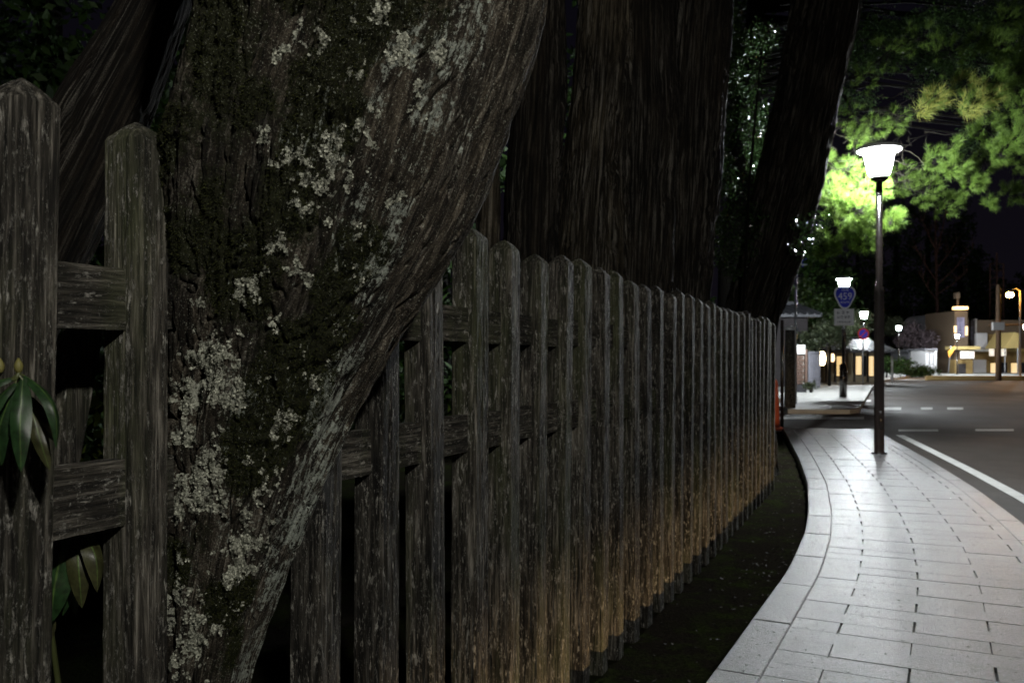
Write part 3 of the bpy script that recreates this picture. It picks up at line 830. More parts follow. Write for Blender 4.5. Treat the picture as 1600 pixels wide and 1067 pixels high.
# ------------------------------------------------------------------ foliage builders
def leaf_cloud(centres, radii, n, size, flat=.8, aspect=.55, edge=.5, sub=24):
    """leaves grouped in small sprays inside ellipsoids: rhombic faces"""
    centres = np.array(centres, float); radii = np.array(radii, float)
    w = np.prod(radii, axis=1)**(2 / 3); w /= w.sum()
    ns = max(1, n // sub)
    ci = rng.choice(len(centres), ns, p=w)
    d = rng.normal(size=(ns, 3)); d /= np.linalg.norm(d, axis=1)[:, None]; rr = rng.uniform(edge**3, 1, (ns, 1))**(1 / 3)
    sp = centres[ci] + d * rr * radii[ci]
    sr = radii[ci].mean(1, keepdims=True) * .16 + size * 1.2
    P = np.repeat(sp, sub, 0) + rng.normal(size=(ns * sub, 3)) * np.repeat(sr, sub, 0) * .55
    k = len(P)
    nm = rng.normal(size=(k, 3)); nm[:, 2] += flat; nm /= np.linalg.norm(nm, axis=1)[:, None]
    u = np.cross(nm, rng.normal(size=(k, 3))); u /= np.linalg.norm(u, axis=1)[:, None]; v = np.cross(nm, u)
    s_ = size * rng.uniform(.6, 1.3, (k, 1))
    V = np.stack([P - u * s_, P - v * s_ * aspect + nm * s_ * .1, P + u * s_, P + v * s_ * aspect + nm * s_ * .1], 1).reshape(-1, 3)
    return mesh_np('foliage', V, np.arange(4 * k).reshape(-1, 4))

def needle_tufts(centres, dirs, nn, length, width):
    """each tuft: needles fanning forward round a twig end"""
    P = np.array(centres, float); D = np.array(dirs, float); D /= np.linalg.norm(D, axis=1)[:, None]
    k = len(P)
    P = np.repeat(P, nn, 0); Dr = np.repeat(D, nn, 0)
    rv = rng.normal(size=(k * nn, 3)); rv -= Dr * (rv * Dr).sum(1, keepdims=True); rv /= np.linalg.norm(rv, axis=1)[:, None]
    a = rng.uniform(.15, 1.25, (k * nn, 1)); d = Dr * np.cos(a) + rv * np.sin(a)
    P = P + Dr * rng.uniform(-.5, .35, (k * nn, 1)) * length
    u = np.cross(d, rng.normal(size=(k * nn, 3))); u /= np.linalg.norm(u, axis=1)[:, None]
    L = length * rng.uniform(.7, 1.1, (k * nn, 1))
    V = np.stack([P - u * width, P + u * width, P + d * L], 1).reshape(-1, 3)
    return mesh_np('needles', V, np.arange(3 * k * nn).reshape(-1, 3))

# ---- pine behind the lamp
pine = empty('pine_tree', (4.2, 14.6, GZ))
tag(pine, 'red pine with bright needle clumps spreading behind the nearest street lamp', 'tree')
pt = [Vector((4.15, 14.6, GZ - .1)), Vector((4.2, 14.6, 1.6)), Vector((4.5, 14.5, 3.0)), Vector((4.9, 14.4, 4.6)), Vector((5.6, 14.4, 6.4)), Vector((6.1, 14.4, 8.5))]
loft('trunk', [(p.x, p.y, p.z, r, r) for p, r in zip(pt, (.2, .17, .15, .13, .10, .07))], 60, 160, .012, M['bark'], pine, seed=50)
# clumps: pixel x, y, depth, radius (m), density
clumps = [(1300, 300, 13.2, .30, 34), (1340, 330, 13.0, .34, 46), (1305, 355, 13.3, .34, 40), (1365, 300, 13.2, .28, 30), (1350, 375, 13.3, .26, 24), (1395, 345, 13.2, .20, 18), (1280, 250, 13.6, .26, 18), (1290, 385, 13.6, .26, 18), (1325, 270, 13.4, .28, 26),
          (1465, 250, 14.0, .28, 14), (1492, 262, 13.8, .22, 16), (1520, 285, 14.0, .26, 18), (1548, 318, 14.4, .14, 8), (1485, 230, 13.8, .2, 10), (1440, 300, 14.6, .4, 26), (1480, 320, 15.0, .34, 22), (1410, 280, 14.6, .34, 20),
          (1540, 255, 14.6, .3, 20), (1585, 300, 14.8, .26, 14), (1590, 250, 14.6, .34, 20), (1540, 205, 14.2, .34, 24), (1585, 190, 14.6, .4, 26),
          (1570, 235, 13.8, .30, 24), (1595, 170, 13.8, .3, 24), (1560, 130, 13.8, .3, 20), (1340, 215, 13.3, .2, 12), (1590, 215, 13.6, .3, 22),
          (1520, 165, 13.6, .24, 22), (1548, 150, 13.7, .22, 18), (1505, 130, 14, .26, 16), (1460, 155, 13.6, .22, 18), (1445, 170, 13.6, .16, 10), (1400, 185, 14, .26, 12), (1370, 200, 13.6, .24, 8),
          (1560, 70, 14.4, .36, 26), (1590, 110, 14.6, .4, 30), (1540, 60, 14.6, .34, 22), (1575, 30, 14.6, .34, 20), (1590, 140, 14.8, .34, 22), (1440, 60, 14.6, .4, 10), (1390, 80, 14.6, .4, 10), (1350, 120, 14.6, .34, 8), (1620, 60, 14.8, .5, 30), (1480, 80, 15, .5, 12), (1330, 180, 14.4, .34, 10)]
tc_, td_, tdry, tdd = [], [], [], []
limb = MB()
joined = [(Vector((4.55, 14.5, 3.2)), .05), (Vector((4.9, 14.4, 4.6)), .05), (Vector((5.5, 14.4, 6.0)), .045)]
todo = sorted(clumps, key=lambda q: (W(q[0], q[1], q[2]) - Vector((4.8, 14.5, 4))).length)
for px, py, Z, r, dn in todo:
    c = W(px, py, Z)
    root_, rr_ = min(joined, key=lambda q: (q[0] - c).length + (.5 if q[0].x > c.x else 0))
    d_ = c - root_; L_ = d_.length; n_ = 7; pts_ = []
    for q in range(n_):
        f = q / (n_ - 1); w_ = math.sin(PI * f) * L_ * .10
        pts_.append(root_ + d_ * f + Vector((random.uniform(-w_, w_), random.uniform(-w_, w_), random.uniform(-w_, w_) + w_ * .8)))
    r0 = min(rr_, .034); limb.tube(pts_, [r0 + (r0 * .45 - r0) * q / (n_ - 1) for q in range(n_)], 6)
    joined.append((c, max(.011, r0 * .6)))
    out = (c - Vector((5.1, 14.4, c.z - .3))).normalized()
    for _ in range(int(dn * 2.0)):
        v = Vector((random.gauss(0, 1), random.gauss(0, 1), random.gauss(0, 1))).normalized()
        p = c + v * r * random.uniform(.35, 1.0)**.6 * .85
        d = (v * .7 + out * .6 + Vector((0, 0, .35))).normalized()
        limb.tube([c + (p - c) * .15, (c + p) / 2 + Vector((0, 0, -.02)), p], [.006, .005, .003], 3, cap=False)
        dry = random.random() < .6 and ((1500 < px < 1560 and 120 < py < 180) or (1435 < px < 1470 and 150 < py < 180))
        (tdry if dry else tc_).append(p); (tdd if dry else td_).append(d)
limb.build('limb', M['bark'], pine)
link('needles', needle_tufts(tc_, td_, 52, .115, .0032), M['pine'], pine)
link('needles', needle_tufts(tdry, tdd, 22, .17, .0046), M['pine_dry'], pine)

tw_ = MB()
for k in range(110):
    a = W(random.uniform(1275, 1450), random.uniform(150, 310), random.uniform(12.9, 14.2)); ang = random.uniform(-2.9, .2); L_ = random.uniform(.25, .8)
    p_ = [a]; 
    for q in range(4):
        ang += random.uniform(-.5, .5); p_.append(p_[-1] + Vector((math.cos(ang), random.uniform(-.4, .4), -math.sin(ang) * .6)) * L_ / 4)
    tw_.tube(p_, [.006, .005, .004, .003, .002], 4)
tw_.build('twig', M['bark_pale'], pine)

# ---- holly between the trunks
holly = empty('holly_tree', (2.9, 10.2, GZ)); tag(holly, 'glossy dark holly with glinting leaves between two cedar trunks', 'tree')
m = MB(); m.tube([(2.9, 10.6, GZ - .1), (2.85, 10.6, 1.6), (2.95, 10.6, 3.6), (3.1, 10.6, 5.2)], [.022, .02, .016, .01], 8); m.build('trunk', M['black_bark'], holly, True)
hc = [W(px, py, Z) for px, py, Z in ((1130, 60, 10.8), (1120, 130, 10.6), (1165, 120, 11.4), (1130, 200, 10.6), (1175, 190, 11.6), (1110, 270, 10.4), (1150, 280, 11.2), (1185, 240, 11.8), (1120, 340, 10.4), (1165, 350, 11.), (1105, 380, 10.2), (1145, 400, 10.8), (1190, 60, 12.))]
link('foliage', leaf_cloud(hc, [(.26, .3, .30)] * len(hc), 9500, .022, .2, .45, .1, 10), M['holly'], holly)
h2 = empty('holly_shrub', (3.1, 10.3, GZ)); tag(h2, 'small holly spray with white glints in front of the big leaning cedar near the lamp', 'shrub')
m = MB(); m.tube([(3.1, 10.3, GZ - .1), (3.15, 10.3, 1.4), W(1225, 420, 10.4), W(1262, 372, 10.4)], [.022, .018, .013, .008], 6); m.build('stem', M['bark'], h2, True)
hc = [W(px, py, 10.5) for px, py in ((1250, 350), (1268, 370), (1248, 385), (1280, 345))]
link('foliage', leaf_cloud(hc, [(.13, .15, .11)] * 4, 900, .019, .2, .45, .1, 8), M['holly'], h2)

# ---- evergreen mass behind
def evergreen(loc, h, w, n, size, label, mat='cedar_leaf', name='evergreen_tree', group='dark evergreens behind the fence', base=.2, cat='tree', lean=0.0):
    root = empty(name, (loc[0], loc[1], GZ)); tag(root, label, cat, group)
    m = MB(); m.tube([(loc[0], loc[1], GZ - .2), (loc[0] + lean * .3, loc[1], h * .4), (loc[0] + lean, loc[1], h * .92)], [w * .09 + .05, w * .07 + .03, .03], 8); m.build('trunk', M['bark'], root, True)
    cs, rs = [], []
    for k in range(16):
        f = base + (1 - base) * (k / 15); a = k * 2.4; r = w * (1.02 - f * .75)
        cs.append((loc[0] + lean * f + math.cos(a) * r * .45, loc[1] + math.sin(a) * r * .45, h * f)); rs.append((r * .55, r * .55, h * .10))
    o = link('crown', leaf_cloud(cs, rs, n, size, .5, .5, .3, 20), M[mat], root)
    return root
evergreen((-4.6, 8.5), 7.5, 2.2, 9000, .075, 'faint green evergreen in the dark upper left behind the fence', base=.1)
evergreen((-9.0, 13.0), 11, 3.6, 12000, .11, 'black evergreen at the far upper left behind the fence', base=.03)
evergreen((-5.2, 14.5), 11, 3.6, 12000, .11, 'black evergreen behind the leaning trunk crotch', base=.03)
evergreen((-1.2, 13.5), 9.0, 2.6, 8000, .09, 'black evergreen standing far behind the slim pale trunk', base=.05)
evergreen((2.2, 17.5), 11, 3.0, 9000, .10, 'black evergreen behind the holly', base=.05)
evergreen((5.6, 20.0), 10, 2.6, 8000, .09, 'dark evergreen directly behind the pine and the nearest lamp', base=.42)
canopy = empty('cedar_tree', (4.9, 18.6, GZ)); tag(canopy, 'tall cedar whose dark boughs hang over the road above the nearest lamp', 'tree')
m = MB(); m.tube([(4.75, 18.6, GZ - .1), (4.8, 18.6, 3.5), (5.2, 18.6, 7.0), (5.4, 18.6, 11.0)], [.34, .30, .24, .12], 12); m.build('trunk', M['bark'], canopy, True)
cc, cr = [], []; m = MB()
for px in range(1330, 1680, 42):
    for py in (-70, -20, 40, 95, 150, 200):
        if py > 100 and 1340 < px < 1440: continue
        if py > 160 and px < 1500: continue
        c = W(px + random.uniform(-16, 16), py + random.uniform(-16, 16), random.uniform(16.4, 19)); cc.append(c); cr.append((.62, .7, .26))
        st_ = Vector((5.2, 18.6, min(9, c.z + random.uniform(.2, .9)))); md = (st_ + c) / 2 + Vector((0, 0, .25))
        m.tube([st_, md, c, c + Vector((.4, -.1, -.12))], [.05, .032, .016, .004], 5)
m.build('limb', M['bark'], canopy)
link('crown', leaf_cloud(cc, cr, 60000, .038, .3, .35, .1, 26), M['cedar_leaf'], canopy)

# ------------------------------------------------------------------ street lamps
M['lamp_glass'] = glow('lit_lamp_glass', LAMP_WHITE, LAMP_S)
M['far_lamp_glass'] = glow('lit_far_lamp_glass', LAMP_WHITE, LAMP_S * 1.35)
M['cap_white'] = plain('white_lamp_cap', (.75, .76, .78), .4, .5, var=.05)
def lamp_meshes():
    D = {}
    def mk(name, fn):
        m = MB(); fn(m); me = bpy.data.meshes.new(name); me.from_pydata(m.v, [], m.f)
        bm = bmesh.new(); bm.from_mesh(me); bmesh.ops.recalc_face_normals(bm, faces=bm.faces); bm.to_mesh(me); bm.free()
        me.polygons.foreach_set('use_smooth', [len(p.vertices) == 4 for p in me.polygons]); D[name] = me
    mk('pole', lambda m: m.lathe(0, 0, [(.095, -.04), (.095, .0), (.070, .012), (.070, 2.35), (.062, 2.40), (.048, 2.43), (.046, 3.98)], 24))
    mk('base_flange', lambda m: m.lathe(0, 0, [(.11, -.02), (.11, .012), (.075, .016)], 24))
    mk('lamp_collar', lambda m: m.lathe(0, 0, [(.05, 3.93), (.11, 3.97), (.12, 4.0), (.12, 4.02)], 24))
    mk('lamp_glass', lambda m: m.lathe(0, 0, [(.10, 4.022), (.145, 4.06), (.175, 4.20), (.205, 4.375)], 20))
    mk('lamp_cap', lambda m: m.lathe(0, 0, [(.21, 4.38), (.29, 4.385), (.318, 4.41), (.312, 4.435), (.22, 4.475), (.05, 4.49)], 32))
    mk('finial', lambda m: m.lathe(0, 0, [(.03, 4.488), (.03, 4.52), (.01, 4.53)], 12))
    mk('inspection_door', lambda m: m.box(-.03, .03, -.078, -.062, .35, .62))
    return D
LM = lamp_meshes()
LMAT = dict(pole='black_paint', base_flange='black_paint', lamp_collar='black_paint', lamp_glass='lamp_glass', lamp_cap='cap_white', finial='black_paint', inspection_door='black_paint')
for k_, me in LM.items(): me.materials.append(M[LMAT[k_]])
far_glass = LM['lamp_glass'].copy(); far_glass.materials.clear(); far_glass.materials.append(M['far_lamp_glass'])
M['farthest_lamp_glass'] = glow('lit_farthest_lamp_glass', LAMP_WHITE, LAMP_S * .7)
farther_glass = LM['lamp_glass'].copy(); farther_glass.materials.clear(); farther_glass.materials.append(M['farthest_lamp_glass'])
def street_lamp(loc, label, rz=0.0):
    root = empty('street_lamp', loc, rz); tag(root, label, 'street lamp', 'white street lamps along the road')
    for k_, me in LM.items():
        if k_ == 'lamp_glass' and loc[1] > 20: me = far_glass if loc[1] < 70 else farther_glass
        o = bpy.data.objects.new(k_, me); C.objects.link(o); o.parent = root
    return root
street_lamp((5.335, 12.4, 0), 'nearest street lamp, blazing white under a disc cap on a dark pole in the footpath')
street_lamp((12.65, 32.5, 0), 'second nearest street lamp, glowing just above the blue route sign')
street_lamp((23.1, 56, 0), 'third street lamp, above the round blue and red sign')
street_lamp((34.9, 77, GZ), 'fourth street lamp, above the dark bushes right of the near lamp pole')
sl5 = street_lamp((41.2, 79, GZ), 'fifth street lamp, in front of the tall shop sign tower')
sl5.scale = (.84, .84, .84)
street_lamp((44.6, 74, GZ), 'street lamp cut by the right edge, beyond the timber pole and its white plate')
light('assumed_key_light', 'POINT', (1.25, -1.5, 3.3), KEY_W, (1.0, .965, .88), shadow_soft_size=.07)  # assumed unseen source, added to light the near fence and trunk; no fixture

# stand-in for an unseen warm source; slit housing added to confine its glow
BX, BY = 6.5, -1.5
warm_housing = empty('added_warm_light', (BX, BY, GZ)); tag(warm_housing, 'unseen slit housing added round the warm fence-foot light', 'light housing')
m = MB(); m.lathe(BX, BY, [(.09, GZ), (.09, -.05), (.14, -.045), (.14, -.021)], 20); m.build('body', M['black_paint'], warm_housing, True)  # added lower shield, keeps the bulb's light off the road
m = MB(); m.lathe(BX, BY, [(.14, -.0065), (.14, .05), (.03, .09)], 24); m.build('cap', M['black_paint'], warm_housing, True)  # added upper shield, keeps the glow low on the fence
m = MB()
for k in range(3): m.tube([(BX + .06 * math.cos(k * 2.1 + 1.2), BY + .06 * math.sin(k * 2.1 + 1.2), -.022), (BX + .06 * math.cos(k * 2.1 + 1.2), BY + .06 * math.sin(k * 2.1 + 1.2), .01)], .004, 5)
m.build('strut', M['steel'], warm_housing)
light('added_warm_bulb', 'POINT', (BX, BY, -.013), WARM_W * 23, (1.0, .66, .33), shadow_soft_size=.006)

# sodium lamp and its timber pole at the far right
M['sodium'] = glow('lit_sodium_glass', (1.0, .43, .06), 650)
sod = empty('sodium_lamp', (W(1580, 560, 60).x, 60, GZ)); tag(sod, 'orange sodium lamp on a bracket at the right edge', 'street lamp')
sx = W(1578, 461, 60)
m = MB(); m.lathe(sx.x, 60, [(.10, sx.z - .16), (.20, sx.z - .1), (.24, sx.z), (.20, sx.z + .1), (.1, sx.z + .16)], 16); m.build('lamp_glass', M['sodium'], sod, True)
m = MB(); m.tube([(sx.x + .9, 60.3, GZ), (sx.x + .9, 60.3, sx.z + .3), (sx.x + .6, 60.3, sx.z + .5), (sx.x, 60, sx.z + .34)], [.08, .06, .04, .03], 8); m.build('pole', M['steel'], sod, True)
m = MB(); m.lathe(sx.x, 60, [(.26, sx.z + .165), (.22, sx.z + .25), (.05, sx.z + .36)], 16); m.build('lamp_hood', M['steel'], sod, True)
M['pole_wood'] = plain('creosoted_pole_wood', (.16, .10, .06), .8, .3, var=.3, vs=10)
up = W(1560, 560, 58); topz = W(1560, 447, 58).z
ut = empty('utility_pole', (up.x, 58, GZ)); tag(ut, 'timber utility pole lit orange with a white plate, beside the sodium lamp', 'pole')
m = MB(); m.lathe(up.x, 58, [(.19, GZ), (.15, topz * .6), (.13, topz), (.05, topz + .12)], 14); m.build('pole', M['pole_wood'], ut, True)
a, b = W(1550, 516, 57.7), W(1569, 503.5, 57.7); m = MB(); m.box(a.x, b.x, 57.6, 57.8, a.z, b.z); m.build('plate', M['white_paint'], ut, bevel=.03)
m = MB(); m.tube([W(1545, 509, 57.9), W(1600, 507, 57.9)], .05, 6); m.build('crossarm', M['pole_wood'], ut)

# ------------------------------------------------------------------ signs
M['sign_blue'] = plain('sign_blue', (.05, .06, .60), .45, .4, var=.06)
M['sign_white'] = plain('sign_white', (.86, .85, .86), .5, .4, var=.05)
M['sign_red'] = plain('sign_red', (.55, .045, .05), .45, .4, var=.06)
M['ink'] = plain('sign_ink', (.10, .10, .13), .6, .3, var=.1)
def text_obj(name, body, loc, size, mat, parent, depth=.004, sx=1.0, cjk=False, align='CENTER'):
    cu = bpy.data.curves.new(name, 'FONT'); cu.body = body; cu.size = size; cu.align_x = align; cu.align_y = 'CENTER'; cu.extrude = depth; cu.resolution_u = 3
    o = bpy.data.objects.new(name, cu); C.objects.link(o); o.rotation_euler = (PI / 2, 0, 0); o.location = loc; o.scale = (sx, 1, 1)
    dg = bpy.context.evaluated_depsgraph_get(); me = bpy.data.meshes.new_from_object(o.evaluated_get(dg)); mw = o.matrix_basis.copy()
    bpy.data.objects.remove(o); bpy.data.curves.remove(cu)
    me.transform(mw)
    me.materials.clear()
    return link(name, me, mat, parent)
Zs = 30.6
rs = empty('route_sign', (W(1319, 560, Zs).x, Zs + .06, 0)); tag(rs, 'blue and white rounded triangle route sign above a white board on a thick dark pole', 'sign')
m = MB(); m.lathe(rs.location.x, Zs + .09, [(.13, -.02), (.13, 1.15), (.055, 1.2), (.045, 3.95)], 16); m.build('pole', M['black_paint'], rs, True)
def shield(sc):
    pts = []
    for k in range(72):
        a = 2 * PI * k / 72; r = 1 + .13 * math.cos(3 * (a + PI / 2)) ; pts.append((r * math.cos(a) * sc, r * math.sin(a) * sc * 1.12))
    return pts
cs = W(1320, 463, Zs)
for nm, sc, mt, y0 in (('sign_plate', .365, 'sign_white', 0), ('shield_field', .315, 'sign_blue', -.012)):
    m = MB(); m.prism([(cs.x + x, cs.z + z) for x, z in shield(sc)], Zs + y0 - .012, Zs + y0 + .012); m.build(nm, M[mt], rs)
text_obj('route_number', '459', (cs.x, Zs - .030, cs.z - .01), .36, M['sign_white'], rs, sx=.95)
text_obj('lettering', '国道', (cs.x, Zs - .030, cs.z + .24), .13, M['sign_white'], rs)
text_obj('lettering', 'ROUTE', (cs.x, Zs - .030, cs.z - .22), .10, M['sign_white'], rs)
a, b = W(1303.5, 508.5, Zs), W(1334, 482.5, Zs)
m = MB(); m.box(a.x, b.x, Zs - .01, Zs + .02, a.z, b.z); m.build('white_board', M['sign_white'], rs, bevel=.004)
# blurred writing on the board: rows of small strokes where the glyphs stand
wr = MB(); r9 = random.Random(4)
for row, (zz, n, hgt) in enumerate(((b.z - .14, 3, .10), (b.z - .30, 4, .09), (a.z + .12, 7, .05))):
    for k in range(n):
        x0 = a.x + .10 + k * ((b.x - a.x - .2) / n)
        for q in range(4):
            if q % 2: xx = x0 + r9.uniform(0, hgt * .8); wr.box(xx, xx + .012, Zs - .016, Zs - .0105, zz - hgt / 2, zz + hgt / 2)
            else: z2 = zz + r9.uniform(-hgt / 2, hgt / 2); wr.box(x0, x0 + hgt * .9, Zs - .017, Zs - .0115, z2, z2 + .012)
wr.build('lettering', M['ink'], rs)

Zn = 45.
np_ = W(1349, 521.5, Zn); ns = empty('no_parking_sign', (np_.x, Zn, GZ)); tag(ns, 'round blue sign with a red ring and slash on a thin pole', 'sign')
m = MB(); m.tube([(np_.x, Zn + .05, GZ), (np_.x, Zn + .05, np_.z + .35)], .035, 8); m.build('pole', M['steel'], ns, True)
def disc(m, c, r0, y0, y1, n=32): m.prism([(c.x + r0 * math.cos(2 * PI * k / n), c.z + r0 * math.sin(2 * PI * k / n)) for k in range(n)], y0, y1)
m = MB(); disc(m, np_, .30, Zn - .01, Zn + .01); m.build('red_ring', M['sign_red'], ns)
m = MB(); disc(m, np_, .215, Zn - .02, Zn - .0105); m.build('blue_disc', M['sign_blue'], ns)
m = MB(); R_ = Matrix.Rotation(math.radians(-45), 3, 'Y'); vs = [R_ @ Vector(v) for v in ((-.22, 0, -.03), (.22, 0, -.03), (.22, 0, .03), (-.22, 0, .03))]
m.prism([(np_.x + v.x, np_.z + v.z) for v in vs], Zn - .026, Zn - .0205); m.build('slash', M['sign_red'], ns)

Zb = 26.
bs_ = W(1257, 411, Zb); bsr = empty('blue_sign', (bs_.x, Zb, GZ)); tag(bsr, 'small blue sign with a white bar high beside the big leaning cedar', 'sign')
m = MB(); m.tube([(bs_.x - .25, Zb + .06, GZ), (bs_.x - .25, Zb + .06, bs_.z + .2)], .04, 8); m.build('pole', M['steel'], bsr, True)
m = MB(); m.box(bs_.x - .10, bs_.x + .10, Zb - .01, Zb + .01, bs_.z - .13, bs_.z + .14); m.build('plate', M['sign_blue'], bsr)
m = MB(); m.box(bs_.x - .08, bs_.x + .08, Zb - .018, Zb - .0105, bs_.z - .08, bs_.z - .04); m.build('white_bar', M['sign_white'], bsr)

# thin dark post, cone and old gatepost at the end of the footpath
t_ = W(1222, 560, 18.6); m = MB(); m.tube([(t_.x, 18.6, GZ), (t_.x, 18.6, W(0, 500, 18.6).z)], .036, 10); tag(m.build('thin_post', M['black_paint'], smooth=True), 'thin black post just past the far end of the fence', 'post')
M['cone'] = plain('orange_plastic', (.30, .055, .022), .5, .4, var=.15)
c_ = W(1207, 560, 18.0)
cone = empty('traffic_cone', (c_.x, 18., GZ)); tag(cone, 'orange traffic cone half hidden behind the last fence post', 'cone')
m = MB(); m.lathe(c_.x, 18., [(.155, GZ + .06), (.14, GZ + .3), (.115, GZ + .95), (.09, GZ + 1.05), (.05, GZ + 1.07)], 24); m.build('cone_body', M['cone'], cone, True)
m = MB(); m.box(c_.x - .2, c_.x + .2, 17.8, 18.2, GZ, GZ + .058); m.build('foot', M['cone'], cone, bevel=.01)
g_ = W(1234, 560, 23.9); gp = empty('gatepost', (g_.x, 23.9, GZ)); tag(gp, 'thick old timber gatepost behind the thin black post', 'post')
m = MB(); m.lathe(g_.x, 23.9, [(.16, GZ - .05), (.13, 1.0), (.125, W(0, 516, 23.9).z)], 14); m.build('shaft', M['wood'], gp, True)
m = MB(); m.lathe(g_.x, 23.9, [(.15, W(0, 516, 23.9).z + .002), (.15, W(0, 511, 23.9).z), (.02, W(0, 508, 23.9).z)], 14); m.build('cap', M['white_paint'], gp, True)
for px, py, Z_, r in ((1216, 622, 27., .13), (1241, 614, 30, .10)):
    c = W(px, py, Z_); b_, _ = blob('kerb_boulder', (c.x, Z_, GZ + r), (r * .8, r, r * 1.3), M['white_paint'], None, px, 10, .12)
    tag(b_, 'small white stone left of the timber gatepost' if px == 1216 else 'small white stone right of the timber gatepost', 'stone', 'white stones by the gatepost')

# ------------------------------------------------------------------ left side buildings over the side street
def rect(m, x0, y0, x1, y1, Z, dep, push=0.0):
    """box whose front, at depth Z, spans pixel columns x0..x1 and rows y0 (top)..y1 (bottom)"""
    a = W(x0, y1, Z); b = W(x1, y0, Z); m.box(a.x, b.x, Z - push, Z + dep, a.z, b.z); return m
def gy(Z): return HOR + (CAM_H - GZ) * FPX / Z     # pixel row of the ground at depth Z
def rbox(name, x0, y0, x1, y1, Z, dep, mat, parent, push=0.0, bevel=0.0):
    m = MB(); rect(m, x0, y0, x1, y1, Z, dep, push); return m.build(name, M[mat], parent, bevel=bevel)
M['brick'] = plain('dark_brown_brick', (.11, .070, .055), .8, .3, var=.35, vs=12)
M['plaster'] = plain('pale_plaster', (.45, .44, .42), .8, .3, var=.12)
M['dark_stone'] = plain('dark_stone', (.03, .03, .035), .6, .4)
M['grey_wood'] = plain('bluish_grey_boards', (.20, .20, .235), .75, .3, var=.25)
M['roof_tile'] = plain('grey_roof_tile', (.13, .135, .15), .5, .5, var=.25)
M['beige'] = plain('beige_wall', (.34, .30, .22), .8, .3, var=.15, vs=2)
M['dark_wall'] = plain('dark_wall', (.045, .040, .042), .8, .3, var=.3)
M['pane'] = plain('dark_window_glass', (.02, .022, .028), .08, .6, var=.1, bump=0)

gw = empty('garden_gate_wall', (W(1249, 560, 35).x, 35, GZ)); tag(gw, 'short brown brick gate wall with a white coping and black foot', 'wall')
rbox('foot', 1238, 600, 1260, gy(35), 35, .5, 'dark_stone', gw)
for k in range(9):
    y0 = 600 - (k + 1) * 5.0
    for j in range(3):
        if y0 < 553: continue
        x0 = 1238.5 + j * 5.6 + (2.5 if k % 2 else 0)
        rbox('brick', x0 + .15, y0 + .5, min(x0 + 5.2, 1256.5), y0 + 4.7, 35, .40, 'brick', gw, .02 + .004 * ((k * 7 + j) % 3))
rbox('mortar_core', 1238, 554, 1257, 599.9, 35.03, .35, 'plaster', gw)
rbox('end_pillar', 1257.2, 546, 1261, 599.8, 35, .5, 'brick', gw, .05)
rbox('coping', 1236, 539, 1257, 553, 35, .6, 'white_paint', gw, .08)
# grey slatted fence
gf = empty('slatted_fence', (W(1270, 560, 38).x, 38, GZ)); tag(gf, 'bluish grey vertical board fence between the brick gate wall and the lanterns', 'fence')
for k in range(7):
    a = W(1263 + k * 2.7, gy(38), 38 + k * .45); b = W(1263 + k * 2.7 + 2.2, 549, 38 + k * .45); m = MB(); m.box(a.x, b.x, 38 + k * .45, 38.04 + k * .45, GZ + .1, b.z); m.build('slat', M['grey_wood'], gf)
m = MB(); a = W(1263, 560, 38); b = W(1282, 560, 41.2); 
m.tube([(a.x, 38.05, W(0, 552, 38).z), (b.x, 41.2, W(0, 552, 41).z)], .04, 6); m.tube([(a.x, 38.05, .4), (b.x, 41.2, .4)], .04, 6); m.build('rail', M['grey_wood'], gf)
# house with a tiled roof behind
def house(name, label, x0, x1, ytop, yeave, Z, dep, wall, roof='roof_tile', cat='house', eave=.5, windows=(), ridge_frac=.5):
    root = empty(name, (W((x0 + x1) / 2, 560, Z).x, Z, GZ)); tag(root, label, cat)
    rbox('wall', x0, yeave, x1, gy(Z), Z, dep, wall, root)
    a = W(x0, yeave, Z); b = W(x1, ytop, Z)
    m = MB(); n = 18
    # gabled roof, ridge parallel to the street front, tiles as raised courses
    xa, xb = a.x - eave, b.x + eave; ym = Z + dep / 2
    m.add([(xa, Z - eave, a.z), (xb, Z - eave, a.z), (xb, ym, b.z), (xa, ym, b.z), (xb, Z + dep + eave, a.z), (xa, Z + dep + eave, a.z),
           (xa, Z - eave, a.z - .12), (xb, Z - eave, a.z - .12), (xb, Z + dep + eave, a.z - .12), (xa, Z + dep + eave, a.z - .12)],
          [(0, 1, 2, 3), (3, 2, 4, 5), (0, 6, 7, 1), (5, 4, 8, 9), (0, 3, 5, 9, 6), (1, 7, 8, 4, 2), (6, 9, 8, 7)])
    rf = m.build('roof', M[roof], root)
    tl = MB(); nr = max(4, int((xb - xa) / .32))
    for k in range(nr + 1):
        x = xa + (xb - xa) * k / nr; tl.tube([(x, Z - eave - .02, a.z + .03), (x, ym, b.z + .03)], .05, 5)
    tag(tl.build('roof_tile_rolls', M[roof], rf), kind='stuff')
    m = MB(); m.box(xa, xb, ym - .12, ym + .12, b.z - .02, b.z + .16); m.build('ridge', M[roof], rf)
    for (wx0, wy0, wx1, wy1, lit) in windows:
        f = rbox('window', wx0, wy0, wx1, wy1, Z, .02, 'dark_wall', root, .05); rbox('pane', wx0 + .8, wy0 + .8, wx1 - .8, wy1 - .8, Z, .0, lit, f, .065)
    return root
M['lit_warm'] = glow('lit_warm_window', (1.0, .66, .28), 1.4)
M['lit_soft'] = glow('lit_shop_panel', (1.0, .68, .28), .9)
M['lit_white'] = glow('lit_white_window', (.9, .95, 1.0), 1.6)
house('tiled_house', 'dark house with a grey tiled roof beside the big leaning cedar', 1205, 1262, 470, 492, 42, 6, 'dark_wall', windows=((1240, 512, 1248, 536, 'pane'), (1239, 522, 1246, 531, 'lit_warm')))
